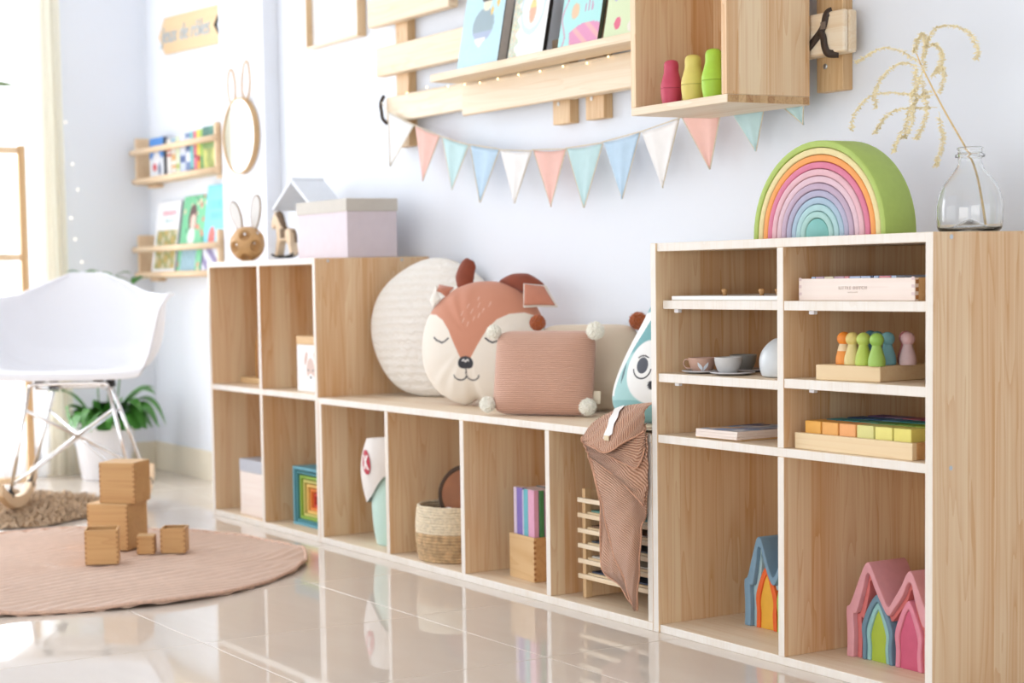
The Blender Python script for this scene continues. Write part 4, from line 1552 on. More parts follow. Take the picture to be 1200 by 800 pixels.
def owl(x, z):
    edge = float(np.interp(z, OWL_Z, OWL_X))        # half width of the body at this height
    e = x + edge                                    # distance from the body's own edge
    c = mixv(TEAL2, TEAL, sm(0.028, 0.034, z - 0.35 * (x + 0.08)))
    if z < -0.085:
        c = mixv(TEAL2, TEAL, 0.6)
    if e < 0.026 + 0.16 * (z + 0.02) and -0.075 < z < 0.125:
        c = WHT
    x += 0.050
    if x > 0.03:
        x = 0.06 - x
    d = math.hypot((x - 0.018) / 0.066, (z + 0.018) / 0.074)
    c = mixv(c, WHT, 1 - sm(0.98, 1.02, d))
    ex, ez = 0.0, -0.004
    d = math.hypot(x - ex, (z - ez) / 1.12)
    c = mixv(c, GREY, 1 - sm(0.0165, 0.0180, d))
    d2 = abs(math.hypot(x - ex, z - ez + 0.004) - 0.027)
    if z < ez - 0.008 or (z > ez + 0.018 and abs(x - ex) < 0.02):
        c = mixv(c, INK, 1 - sm(0.0012, 0.0024, d2))
    c = mixv(c, INK, 1 - sm(0.8, 1.2, ((x - 0.027) / 0.008) ** 2 + ((z + 0.050) / 0.010) ** 2))
    if seg_d(x, z, (-0.058, 0.0), (-0.066, -0.045)) < 0.0012 + 0.0030 * math.sin(PI * min(1, max(0, (z + 0.045) / 0.045))):
        c = mixv(TEAL, GREY, 0.7)
    return c


OWL_Z = (-0.134, -0.128, -0.105, -0.07, -0.02, 0.04, 0.10, 0.16, 0.205, 0.225)
OWL_X = (0.06, 0.115, 0.150, 0.160, 0.150, 0.126, 0.096, 0.066, 0.034, 0.004)
_ow = [(0.0, -0.134)] + list(zip(OWL_X[1:], OWL_Z[1:]))
_ow = [(p.x, p.z) for p in catmull([(a, 0, b_) for a, b_ in _ow] + [(-a, 0, b_) for a, b_ in reversed(_ow[1:])], 12, closed=True)]


def owl_out(th):
    k = th / (2 * PI) * len(_ow)
    i = int(k) % len(_ow)
    a, b_ = _ow[i], _ow[(i + 1) % len(_ow)]
    return (a[0] + (b_[0] - a[0]) * (k - int(k)), a[1] + (b_[1] - a[1]) * (k - int(k)))


oc = thing('owl_cushion', 'teal owl face cushion with white eye discs half hidden behind the tall shelf', 'cushion', (-0.172, 0.180, HB + 0.001), rot=(math.radians(-11), 0, rz(-72)))
o = cushion(oc, 'face', M_paint, owl_out, 0.055, 0.05, owl, nr=90, nt=240, paint=True, back_fn=lambda a, b_: TEAL)
o.location = (0, 0, 0.134)

# ================================================================== in and on the far cube shelf
ar = thing('arch_toy', 'narrow wooden arch toy on a pale base in the upper end cube', 'toy', (-2.365, 0.10, 0.4447))
B('base_block', 0, 0.30, 0, 0.08, 0, 0.020, M_birch, ar, bevel=0.0015)
for i, c in enumerate(((176, 124, 66), (196, 158, 150), (222, 206, 196))):
    Ro = 0.105 - i * 0.024
    n = 20
    f = lambda R: [(0.200 - R, 0.020)] + [(0.200 - R * math.cos(PI * k / n), 0.105 + R * math.sin(PI * k / n)) for k in range(n + 1)] + [(0.200 + R, 0.020)]
    G().strip(f(Ro), f(Ro - 0.022), 0.012, 0.06).build('arch', flat(c, 0.6), ar, bevel=0.0015, auto=0.9)
db = thing('deer_box', 'white storage box with a printed deer head and wooden lid in the upper cube', 'box', (-1.822, 0.045, 0.4447))
B('box_body', 0, 0.195, 0, 0.16, 0, 0.145, M_whitepaint, db, bevel=0.002)
B('lid', -0.001, 0.196, -0.001, 0.161, 0.1452, 0.171, M_birch, db, bevel=0.002)['label'] = 'pale wooden lid'


def deerprint(u, v):
    x, z = (u - 0.5), (v - 0.5)
    c = lin(244, 243, 241)
    hd = (x / 0.20) ** 2 + ((z + 0.04) / 0.30) ** 2
    if hd < 1:
        c = lin(214, 188, 176)
    for s_ in (-1, 1):
        if ((x - s_ * 0.24 + s_ * (z - 0.2) * 0.3) / 0.07) ** 2 + ((z - 0.24) / 0.16) ** 2 < 1:
            c = lin(206, 172, 158)
    if (x / 0.15) ** 2 + ((z + 0.24) / 0.12) ** 2 < 1:
        c = lin(246, 244, 242)
    if (x / 0.05) ** 2 + ((z + 0.20) / 0.035) ** 2 < 1:
        c = lin(60, 60, 66)
    for s_ in (-1, 1):
        if seg_d(x, z, (s_ * 0.16, -0.02), (s_ * 0.07, -0.05)) < 0.012:
            c = lin(90, 80, 78)
    return c


panel('deer_print', 0.135, 0.13, deerprint, db, loc=(0.094, -0.0008, 0.007), nx=60, ny=60)
gb = thing('lidded_box', 'pale wooden box with a grey lid in the lower end cube', 'box', (-2.232, 0.028, T + 0.0003))
B('box_body', 0, 0.19, 0, 0.17, 0, 0.143, M_palebox, gb, bevel=0.002)
B('lid', -0.001, 0.191, -0.001, 0.171, 0.1432, 0.184, flat((186, 188, 196), 0.6), gb, bevel=0.002)['label'] = 'grey lid'
nest = [((104, 166, 182), 'blue'), ((66, 134, 140), 'dark teal'), ((150, 186, 70), 'green'), ((206, 196, 110), 'lime yellow'), ((240, 196, 110), 'yellow'), ((238, 138, 60), 'orange'), ((214, 70, 40), 'red')]
sz = 0.184
x0, z0, y0 = -1.905, T + 0.0003, 0.062
for i, (c, nm) in enumerate(nest):
    t = thing('nesting_box', '%s open square nesting box %s' % (nm, ('around all the others in the lower cube', 'inside the blue one', 'inside the dark teal one', 'inside the green one', 'inside the lime yellow one', 'inside the yellow one', 'at the very centre of the nest')[i]), 'toy', (x0, y0, z0), group='nested colour boxes')
    th = 0.009
    m = flat(c, 0.6)
    B('wall_board', 0, sz, 0, sz * 0.9, 0, th, m, t, bevel=0.001)
    B('wall_board', 0, sz, 0, sz * 0.9, sz - th, sz, m, t, bevel=0.001)
    B('wall_board', 0, th, 0, sz * 0.9, th, sz - th, m, t, bevel=0.001)
    B('wall_board', sz - th, sz, 0, sz * 0.9, th, sz - th, m, t, bevel=0.001)
    B('back_board', 0, sz, sz * 0.9, sz * 0.9 + 0.004, 0, sz, m, t, bevel=0.0008)
    x0 += th + 0.003
    z0 += th + 0.0003
    y0 += 0.006
    sz -= 2 * th + 0.005

# storage box on top
sb = thing('storage_box', 'square mauve storage box with a lid on top of the cube shelf', 'box', (-1.975, 0.13, HL + 0.0003))
M_mauve = plain('mauve_card', lin(222, 210, 216), 0.7, noise=0.02, nscale=30)
M_lidc = plain('grey_card', lin(206, 200, 190), 0.7, noise=0.02)
B('box_body', 0.003, 0.337, 0.003, 0.177, 0, 0.168, M_mauve, sb, bevel=0.002)
B('lid', 0, 0.340, 0, 0.180, 0.140, 0.179, M_lidc, sb, bevel=0.002)['label'] = 'grey beige lid'

# ball with rabbit ears
M_ball = plain('ball_wood', lin(204, 160, 108), 0.5, noise=0.12, nscale=30)
ba = thing('rabbit_ball', 'round wooden ball with drilled holes and white rabbit ears', 'toy', (-2.372, 0.142, HL + 0.0003))
rad = 0.060
import bmesh as _bm
bm = _bm.new()
_bm.ops.create_icosphere(bm, subdivisions=5, radius=rad)
dirs = []
for a, e in ((-35, 30), (-75, -12), (5, -8), (-110, 35), (40, 35), (100, 0), (160, -10), (-150, -10), (-35, -55), (150, 50)):
    a, e = math.radians(a), math.radians(e)
    dirs.append(Vector((math.cos(e) * math.cos(a), math.cos(e) * math.sin(a), math.sin(e))))
for v in bm.verts:
    n_ = v.co.normalized()
    for d in dirs:
        an = math.acos(max(-1, min(1, n_.dot(d))))
        if an < 0.33:
            v.co -= d * 0.020 * (1 - sm(0.22, 0.33, an))
        elif an < 0.42:
            v.co += n_ * 0.0015
me = bpy.data.meshes.new('ball_body')
bm.to_mesh(me)
bm.free()
me.materials.append(M_ball)
me.polygons.foreach_set('use_smooth', [True] * len(me.polygons))
o = bpy.data.objects.new('ball_body', me)
COL.objects.link(o)
o.parent = ba
o.location = (0, 0, rad)
for k, d in enumerate(dirs[:5]):
    G().sphere((0, 0, 0), 0.006, 10, 8).build('bell', M_chrome, ba, loc=tuple(d * (rad - 0.014) + Vector((0, 0, rad + 0.008))), smooth=True)
M_earw = plain('ear_white', lin(246, 245, 243), 0.7, noise=0.01)
M_eare = plain('ear_edge', lin(150, 116, 76), 0.7, noise=0.05)
cr = Matrix.Rotation(math.radians(40), 4, 'Z')
for sx, lean, hh in ((-0.034, -0.30, 0.100), (0.014, 0.10, 0.116)):
    oo = []
    for k in range(25):
        q = 2 * PI * k / 24
        oo.append((0.017 * math.sin(q) * (0.8 + 0.35 * (0.5 - 0.5 * math.cos(q))), hh * (0.5 - 0.5 * math.cos(q))))
    e = G().prism(oo[:-1], -0.006, 0.006).build('ear', M_earw, ba, bevel=0.0012, loc=(sx * 0.60 - 0.015, sx * 0.80 + 0.020, 2 * rad - 0.012), rot=(0, lean, math.radians(40)))
    G().tube([(p[0], 0, p[1]) for p in oo[:-1]], 0.0045, 6, closed=True).build('ear_rim', M_eare, e, smooth=True)

# little house frame with a horse
hf = thing('house_frame', 'white wooden house frame with a pitched roof behind the storage box', 'toy', (-2.137, 0.20, HL + 0.0003))
M_roof = plain('roof_white', lin(226, 230, 236), 0.6, noise=0.02)
M_roof_shade = plain('roof_shade', lin(150, 132, 118), 0.7, noise=0.05)
for s_ in (-1, 1):
    ang = math.atan2(0.095, 0.15)
    L_ = math.hypot(0.15, 0.095)
    G().box(0, L_, 0, 0.12, -0.012, 0).build('roof_slope', M_roof, hf, bevel=0.0015, loc=(0, 0, 0.262), rot=(0, ang, 0) if s_ > 0 else (0, PI - ang, 0))
G().prism([(-0.10, 0.19), (0.10, 0.19), (0.0, 0.246)], 0.10, 0.108).build('gable_shade', M_roof_shade, hf)  # brown sheet painted for the shade inside the open gable
B('side_wall', 0.118, 0.128, 0, 0.12, 0.008, 0.178, M_roof, hf, bevel=0.001)
B('house_floor', -0.16, 0.128, 0, 0.12, 0, 0.008, M_roof, hf, bevel=0.001)
ho = thing('toy_horse', 'small light wooden toy horse with a dark mane under the house roof', 'toy', (-2.232, 0.215, HL + 0.0088))
M_horse = plain('horse_wood', lin(232, 206, 174), 0.6, noise=0.08, nscale=30)
M_mane = plain('mane_brown', lin(120, 98, 78), 0.9, noise=0.3, nscale=150)
body = [(-0.060, 0.142), (-0.072, 0.128), (-0.076, 0.108), (-0.066, 0.098), (-0.052, 0.108), (-0.046, 0.112), (-0.040, 0.090), (-0.036, 0.068), (-0.048, 0.030), (-0.056, 0.008), (-0.036, 0.008), (-0.022, 0.045), (-0.010, 0.058),
        (0.030, 0.058), (0.048, 0.040), (0.058, 0.008), (0.078, 0.008), (0.068, 0.045), (0.066, 0.080), (0.055, 0.098), (0.020, 0.094), (-0.002, 0.102), (-0.022, 0.130), (-0.040, 0.150), (-0.050, 0.158), (-0.054, 0.146)]
G().prism(body, -0.014, 0.014).build('body', M_horse, ho, bevel=0.004)
G().tube(catmull([(-0.046, 0, 0.152), (-0.028, 0, 0.138), (-0.010, 0, 0.112), (0.004, 0, 0.102)], 6), [0.008, 0.01, 0.012, 0.013, 0.013, 0.013, 0.013, 0.012, 0.012, 0.012, 0.011, 0.011, 0.011, 0.010, 0.010, 0.009, 0.008, 0.007, 0.006], 8).build('mane', M_mane, ho, smooth=True)
B('saddle', -0.006, 0.030, -0.016, 0.016, 0.066, 0.099, M_mane, ho, bevel=0.003)
for y in (-0.014, 0.008):
    G().tube([(0.10 * math.sin(a), y + 0.003, 0.004 + 0.10 * (1 - math.cos(a)) * 0.25) for a in [-0.9 + 0.1 * k for k in range(19)]], 0.004, 6).build('rocker', M_black, ho, smooth=True)
G().tube(catmull([(0.064, 0, 0.09), (0.080, 0, 0.08), (0.084, 0, 0.05)], 5), 0.005, 7).build('tail', M_mane, ho, smooth=True)
# ================================================================== on the back wall
# two slatted pallets hung on the wall
def pallet(name, label, battens, rails):
    t = thing(name, label, 'rack', (battens[0][0], YW, battens[0][2]))
    ox, oy, oz = t.location
    for x0, x1, z0, z1 in battens:
        B('batten', x0 - ox, x1 - ox, 0.37 - oy, 0.3995 - oy, z0 - oz, z1 - oz, M_batten, t, bevel=0.002)
        G().lathe([(0.006, 0), (0.0062, 0.001), (0.004, 0.0022), (0, 0.0024)], 14).build('screw', M_steel if x0 > 0 else M_whitepaint, t, loc=((x0 + x1) / 2 - 0.012 - ox, 0.3695 - oy, z0 + 0.055 - oz), rot=(PI / 2, 0, 0))
    for x0, x1, z0, z1, y0, y1 in rails:
        B('rail', x0 - ox, x1 - ox, y0 - oy, y1 - oy, z0 - oz, z1 - oz, M_rail, t, bevel=0.006, seg=3)
    return t


pallet('slatted_rack', 'pale wooden slat rack of three rails beside the picture frame', [(-1.735, -1.66, 1.195, 2.1), (-0.89, -0.81, 1.193, 1.42)],
       [(-1.76, -0.80, 1.272, 1.352, 0.345, 0.3698), (-1.80, -1.07, 1.418, 1.508, 0.335, 0.3698), (-1.85, -1.36, 1.575, 1.665, 0.335, 0.3698)])
pallet('wall_rack', 'pine batten rack that carries the book ledge and the hanging box', [(-0.74, -0.66, 1.193, 2.1), (0.12, 0.20, 1.178, 2.1)],
       [(-1.29, 0.245, 1.252, 1.343, 0.330, 0.3445), (-0.79, 0.245, 1.252, 1.343, 0.3450, 0.3698), (-0.79, 0.245, 1.62, 1.71, 0.335, 0.3698)])

ld = thing('book_ledge', 'narrow pale wooden ledge carrying the picture books', 'shelf', (-1.29, 0.33, 1.345))
B('ledge_board', 0, 1.095, -0.105, -0.0003, 0, 0.0215, M_rail, ld, bevel=0.002)

# picture books leaning on the ledge
rb_ = random.Random(11)


def cover1(u, v):
    c = lin(186, 222, 232)
    c = mixv(c, lin(206, 234, 240), rb_.random() * 0.35)
    if ((u - 0.52) / 0.26) ** 2 + ((v - 0.42) / 0.17) ** 2 < 1 and v > 0.27:
        c = lin(150, 170, 178) if v > 0.36 else lin(168, 182, 206)
    if v < 0.30 and abs(u - 0.48) < 0.13 and v > 0.20 + abs(u - 0.48) * 0.6:
        c = lin(246, 246, 246)
    if ((u - 0.56) / 0.10) ** 2 + ((v - 0.64) / 0.085) ** 2 < 1:
        c = lin(236, 226, 200)
    if ((u - 0.56) / 0.14) ** 2 + ((v - 0.70) / 0.085) ** 2 < 1 and v > 0.66:
        c = lin(60, 56, 60)
    for hu, hv in ((0.83, 0.62), (0.70, 0.55)):
        if abs(u - hu) + abs(v - hv) * 0.8 < 0.045:
            c = lin(232, 196, 106)
    return c


def cover2(u, v):
    c = lin(250, 249, 246)
    if ((u - 0.55) / 0.36) ** 2 + ((v - 0.58) / 0.34) ** 2 < 1:
        c = lin(212, 226, 236)
    if ((u - 0.55) / 0.30) ** 2 + ((v - 0.55) / 0.24) ** 2 < 1:
        c = lin(238, 238, 232)
    if ((u - 0.55) / 0.09) ** 2 + ((v - 0.50) / 0.13) ** 2 < 1:
        c = lin(238, 180, 150) if v < 0.54 else lin(240, 214, 140)
    if u < 0.20 + 0.05 * math.sin(v * 40) or v > 0.93:
        c = rb_.choice([lin(190, 212, 196), lin(170, 200, 180), lin(226, 196, 176), lin(214, 226, 220), lin(232, 220, 170)])
    return c


def cover3(u, v):
    c = lin(176, 230, 226)
    if 0.56 < v < 0.72 and u > 0.14 and u < 0.86:
        c = lin(196, 230, 236)
    if v < 0.24 - 0.4 * (u - 0.7) ** 2 and u > 0.3 - 0.3 * v:
        c = lin(226, 150, 186) if (u + v * 2) % 0.4 < 0.28 else lin(240, 176, 176)
    if ((u - 0.34) / 0.10) ** 2 + ((v - 0.38) / 0.08) ** 2 < 1:
        c = lin(232, 196, 160)
    if any(abs(u - q) < 0.018 for q in (0.60, 0.68, 0.76)) and 0.36 < v < 0.48 + 0.06 * math.sin(u * 30):
        c = lin(200, 160, 186)
    if ((u - 0.88) / 0.08) ** 2 + ((v - 0.80) / 0.08) ** 2 < 1:
        c = lin(222, 130, 160)
    if abs(u - 0.08 - 0.06 * math.sin(v * 14)) < 0.02:
        c = lin(206, 170, 190)
    return c


def cover4(u, v):
    c = lin(216, 228, 186)
    if v > 0.62 and u > 0.15:
        c = lin(232, 240, 228)
    for hu, hv, hr, cc in ((0.2, 0.44, 0.07, (178, 180, 206)), (0.42, 0.50, 0.09, (170, 172, 204)), (0.30, 0.15, 0.08, (222, 100, 130)), (0.7, 0.36, 0.12, (206, 186, 140)), (0.82, 0.2, 0.14, (214, 204, 150)), (0.62, 0.10, 0.07, (232, 224, 210))):
        if ((u - hu) / hr) ** 2 + ((v - hv) / (hr * 0.8)) ** 2 < 1:
            c = lin(*cc)
    return c


ZL = 1.3668
lean = math.radians(11)
bks = [(-1.205, 0.208, 0.285, 0.030, cover1, (88, 80, 78), 'pale blue picture book with a sleeping figure and gold hearts on the ledge'),
       (-0.945, 0.165, 0.250, 0.012, cover2, (30, 26, 26), 'white picture book with a small fox and a leafy border on the ledge'),
       (-0.712, 0.172, 0.250, 0.012, cover3, (92, 96, 72), 'turquoise picture book with pink flowers and a heart on the ledge'),
       (-0.516, 0.172, 0.250, 0.010, cover4, (120, 126, 96), 'light green picture book with a small animal next to the hanging box')]
for x0, bw_, bh_, bt_, cv, side, lab in bks:
    t = thing('picture_book', lab, 'book', (x0 + bw_ / 2, 0.262, ZL), rot=(-lean, 0, 0), group='picture books on the ledge')
    B('page_block', -bw_ / 2 + 0.002, bw_ / 2 - 0.001, 0.0025, bt_ - 0.002, 0.003, bh_ - 0.003, flat((206, 196, 186)) if bt_ > 0.02 else flat(side), t, bevel=0)
    for y in (0.0, bt_ - 0.0022):
        B('cover', -bw_ / 2, bw_ / 2, y, y + 0.0022, 0, bh_, flat((40, 38, 38)) if y > 0 or bt_ > 0.02 else flat(side), t, bevel=0.0006)
    panel('cover_print', bw_ - 0.0005, bh_ - 0.0005, cv, t, loc=(0, -0.0005, 0.0002), nx=64, ny=84)
    if cv is cover4:
        text_mesh('lettering', 'JULIA DO', 0.020, flat((150, 156, 170)), t, (0.01, -0.0012, bh_ * 0.76), (PI / 2, 0, 0), extrude=0.0002)
    if cv is cover3:
        text_mesh('lettering', 'LILA BONNELLE', 0.013, flat((150, 176, 196)), t, (0.0, -0.0012, bh_ * 0.635), (PI / 2, 0, 0), extrude=0.0002)

# fairy lights under the ledge
fl = thing('fairy_lights', 'warm fairy lights on a thin wire under the book ledge', 'light', (-1.36, 0.29, 1.342))
pts = [(-1.60, 1.352), (-1.48, 1.357), (-1.361, 1.347), (-1.258, 1.341), (-1.176, 1.338), (-1.083, 1.339), (-0.98, 1.339), (-0.877, 1.337), (-0.771, 1.338), (-0.664, 1.334), (-0.573, 1.340), (-0.471, 1.339), (-0.36, 1.337)]
wpts = [Vector((x + 1.36, (0.325 if x > -1.3 else 0.333) - 0.29 - 0.004, z - 1.342 - 0.0022)) for x, z in pts]
wires = []
for i in range(len(wpts) - 1):
    a, b_ = wpts[i], wpts[i + 1]
    wires += [a, (a + b_) / 2 + Vector((0, 0, -0.003))]
wires.append(wpts[-1])
G().tube(catmull(wires, 3), 0.0006, 5).build('wire', M_rope, fl)
for p_ in wpts:
    G().sphere((0, 0, 0), 0.0026, 10, 8).build('bulb', M_bulb, fl, loc=tuple(p_), smooth=True)

# bunting
M_fl = {'white': plain('white_cotton', lin(240, 238, 236), 0.9, noise=0.02, sheen=0.2), 'pink': plain('pink_cotton', lin(236, 190, 178), 0.9, noise=0.03, sheen=0.2),
        'mint': plain('mint_cotton', lin(192, 222, 224), 0.9, noise=0.03, sheen=0.2), 'blue': plain('blue_cotton', lin(188, 214, 234), 0.9, noise=0.03, sheen=0.2)}
bu = thing('bunting', 'bunting of pastel cloth pennants strung along the wall', 'bunting', (-1.76, 0.327, 1.32))
FL = [((-1.713, 1.303), (-1.563, 1.251), (-1.709, 1.135), 'white'), ((-1.553, 1.248), (-1.411, 1.206), (-1.519, 1.079), 'pink'), ((-1.401, 1.202), (-1.251, 1.166), (-1.349, 1.044), 'mint'),
      ((-1.242, 1.166), (-1.095, 1.143), (-1.201, 1.0), 'blue'), ((-1.087, 1.14), (-0.935, 1.126), (-1.022, 0.989), 'white'), ((-0.927, 1.128), (-0.771, 1.119), (-0.849, 0.972), 'pink'),
      ((-0.768, 1.121), (-0.614, 1.123), (-0.698, 0.963), 'mint'), ((-0.606, 1.125), (-0.458, 1.138), (-0.534, 0.978), 'blue'), ((-0.451, 1.138), (-0.302, 1.158), (-0.372, 0.997), 'white'),
      ((-0.292, 1.16), (-0.149, 1.179), (-0.193, 1.031), 'pink'), ((-0.131, 1.177), (0.002, 1.183), (-0.035, 1.062), 'mint'), ((0.011, 1.182), (0.128, 1.197), (0.123, 1.108), 'mint')]
YB = 0.3262
bo = Vector(bu.location)
for k, (a, b_, c_, cn) in enumerate(FL):
    A_, B_, C_ = (Vector((p[0], YB, p[1])) - bo for p in (a, b_, c_))
    n = 12
    g = G()
    vs = []
    for i in range(n + 1):
        for j in range(n + 1):
            u, v = j / n, i / n
            p = A_.lerp(B_, u).lerp(C_, v)
            p = p + Vector((0, 0.005 * abs(math.sin(u * PI * 1.5 + k)) * (1 - v * 0.5) + 0.004 * v * abs(math.sin(k * 1.7)), -0.004 * math.sin(PI * u) * (1 - v)))
            vs.append(p)
    fs = [(i * (n + 1) + j, i * (n + 1) + j + 1, (i + 1) * (n + 1) + j + 1, (i + 1) * (n + 1) + j) for i in range(n) for j in range(n)]
    f_ = g.add(vs, fs).build('pennant', M_fl[cn], bu, smooth=True)
    f_.modifiers.new('thick', 'SOLIDIFY').thickness = 0.002
    f_['label'] = '%s pennant' % cn
    e1 = [vs[i * (n + 1)] for i in range(n + 1)]
    e2 = [vs[i * (n + 1) + n] for i in range(n + 1)]
    G().tube(e1, 0.0015, 5).tube(e2, 0.0015, 5).build('stitched_edge', M_rope, f_, smooth=True)
st = [(-1.752, 1.335)] + [q for f in FL for q in (f[0], f[1])] + [(0.135, 1.225), (0.138, 1.255)]
G().tube([Vector((x, YB - 0.0005, z + 0.001)) - bo for x, z in st], 0.0016, 6).build('cord', M_rope, bu, smooth=True)
# brown leather straps round both rail ends
sl = G()
sl.tube(catmull([Vector(p) - bo for p in ((-1.766, 0.343, 1.358), (-1.768, 0.332, 1.335), (-1.757, 0.328, 1.305), (-1.755, 0.331, 1.285), (-1.745, 0.342, 1.269))], 5), 0.006, 8)
sl.build('strap', M_strap, bu, smooth=True)


def ribbon(pts, wdt, name):
    """flat strap lying on the front of the rail"""
    c = catmull([Vector(p) - bo for p in pts], 6)
    g = G()
    vs, fs = [], []
    for i, p in enumerate(c):
        t = (c[min(i + 1, len(c) - 1)] - c[max(i - 1, 0)]).normalized()
        n_ = Vector((t.z, 0, -t.x)).normalized() * wdt / 2
        vs += [p - n_, p + n_]
    fs = [(2 * i, 2 * i + 1, 2 * i + 3, 2 * i + 2) for i in range(len(c) - 1)]
    o_ = g.add(vs, fs).build(name, M_strap, bu, smooth=True)
    o_.modifiers.new('thick', 'SOLIDIFY').thickness = 0.0025
    return o_


ribbon([(0.205, 0.335, 1.344), (0.195, 0.3275, 1.338), (0.187, 0.3265, 1.315), (0.176, 0.3262, 1.300), (0.140, 0.3265, 1.272)], 0.017, 'strap')
ribbon([(0.176, 0.3255, 1.302), (0.186, 0.3255, 1.290), (0.190, 0.3258, 1.270), (0.200, 0.327, 1.254), (0.225, 0.333, 1.250)], 0.017, 'strap')
B('buckle', 0.181 - bo.x, 0.196 - bo.x, 0.3235 - bo.y, 0.3255 - bo.y, 1.306 - bo.z, 1.322 - bo.z, flat((120, 106, 96), 0.4), bu, bevel=0.0008, rot=(0, 0, 0))

# hanging box with three dolls
hx0, hx1, hy0, hy1, hz0, hz1 = -0.18, 0.15, 0.09, 0.3225, 1.1475, 1.545
hb_ = thing('hanging_box', 'open pine box shelf hung on the wall rack above the pennants', 'shelf', (hx0, hy0, hz0))
wx, wy, wz = hx1 - hx0, hy1 - hy0, hz1 - hz0
M_end = wood('end_grain', lin(222, 186, 138), lin(168, 118, 70), 'X', 'Y', 0.02, strips=0.6, knots=0.0, fine=0.1)
B('bottom_board', 0, wx, 0, wy, 0, T, M_shelf, hb_, edge=False)
B('top_board', 0, wx, 0, wy, wz - T, wz, M_shelf, hb_, edge=False)
B('side_board', 0, T, 0, wy, T, wz - T, M_side, hb_, edge=False)
B('side_board', wx - T, wx, 0, wy, T, wz - T, M_side, hb_, edge=False)
B('end_grain', wx - 0.0006, wx + 0.0004, 0.002, wy - 0.002, 0.001, T - 0.001, M_end, hb_, bevel=0)
B('back_board', T, wx - T, wy - 0.006, wy - 0.0005, T, wz - T, M_back, hb_, bevel=0)


def stackdoll(x, y, rgb, hh, r, label):
    t = thing('nesting_doll', label, 'doll', (x, y, hz0 + T + 0.0003), group='nesting dolls in the hanging box')
    p_ = [(0, 0), (r * 0.78, 0), (r * 0.84, 0.002), (r * 0.97, hh * 0.2), (r, hh * 0.355)]
    q_ = [(r * 1.0, hh * 0.362), (r * 0.98, hh * 0.45), (r * 0.80, hh * 0.62), (r * 0.68, hh * 0.74), (r * 0.68, hh * 0.88), (r * 0.56, hh * 0.965), (r * 0.25, hh), (0, hh)]
    f = lambda a: [(max(0, p.x), p.z) for p in catmull([(c_[0], 0, c_[1]) for c_ in a], 5)]
    G().lathe(f(p_), 36).build('lower_half', flat(rgb, 0.5), t, smooth=True)
    G().lathe(f(q_), 36).build('upper_half', flat(tuple(min(255, c + 6) for c in rgb), 0.5), t, smooth=True)
    G().lathe([(r * 0.985, hh * 0.352), (r * 0.985, hh * 0.366)], 36, cap=False).build('seam', flat(tuple(int(c * 0.6) for c in rgb), 0.6), t)


stackdoll(-0.082, 0.128, (196, 66, 92), 0.098, 0.0240, 'crimson wooden nesting doll first from the open side')
stackdoll(-0.014, 0.134, (222, 204, 106), 0.102, 0.0262, 'yellow wooden nesting doll in the middle of three')
stackdoll(0.060, 0.130, (168, 210, 62), 0.106, 0.0262, 'lime green wooden nesting doll nearest the side board')
stackdoll(-0.03, 0.235, (96, 150, 158), 0.094, 0.0225, 'teal wooden nesting doll standing behind the yellow one')
stackdoll(0.075, 0.24, (226, 130, 60), 0.094, 0.0225, 'orange wooden nesting doll behind the lime green one')

# picture frame
pf = thing('framed_picture', 'white picture with a thin wooden frame high on the wall beside the slat rack', 'picture', (-2.16, YW, 1.58))
fw_, fh_ = 0.355, 0.5
B('mount', -fw_ / 2, fw_ / 2, -0.010, -0.001, 0, fh_, M_whitepaint, pf)
M_fr = wood('frame_wood', lin(226, 196, 156), lin(196, 156, 110), 'Z', 'X', 0.3, strips=0.1, knots=0)
for x in (-fw_ / 2 - 0.008, fw_ / 2):
    B('frame_side', x, x + 0.008, -0.032, -0.0005, -0.008, fh_ + 0.008, M_fr, pf, bevel=0.001)
for z in (-0.008, fh_):
    B('frame_rail', -fw_ / 2, fw_ / 2, -0.032, -0.0005, z, z + 0.008, M_rail, pf, bevel=0.001)

# arrow sign
sg = thing('arrow_sign', 'wooden arrow sign with pale script lettering near the room corner', 'sign', (-3.40, 0.388, 1.775), rot=(0, math.radians(2.2), 0))
ol = [(-0.31, 0), (-0.245, 0.073), (0.322, 0.073), (0.245, 0.0), (0.322, -0.073), (-0.245, -0.073)]
G().prism(ol, 0.0, 0.010).build('board', wood('sign_wood', lin(232, 200, 156), lin(224, 186, 140), 'X', 'Z', 0.3, strips=0.1, knots=0), sg, bevel=0.0008)
G().prism([(p[0] * 1.0, p[1]) for p in ol], 0.0101, 0.0115).build('burnt_edge', flat((60, 52, 46)), sg)
vs_ = [(0.322, 0.073), (0.245, 0.0), (0.322, -0.073)]
G().tube([(x + 0.0015, 0.005, z) for x, z in vs_], 0.0042, 6).build('burnt_edge', flat((60, 52, 46)), sg)
for word, lx in (('Jeux', -0.195), ('de', -0.045), ('r\u00f4les', 0.115)):
    text_mesh('lettering', word, 0.092, flat((176, 190, 200), 0.5), sg, (lx, -0.001, 0.0), (PI / 2, 0, 0), shear=0.25, extrude=0.002)

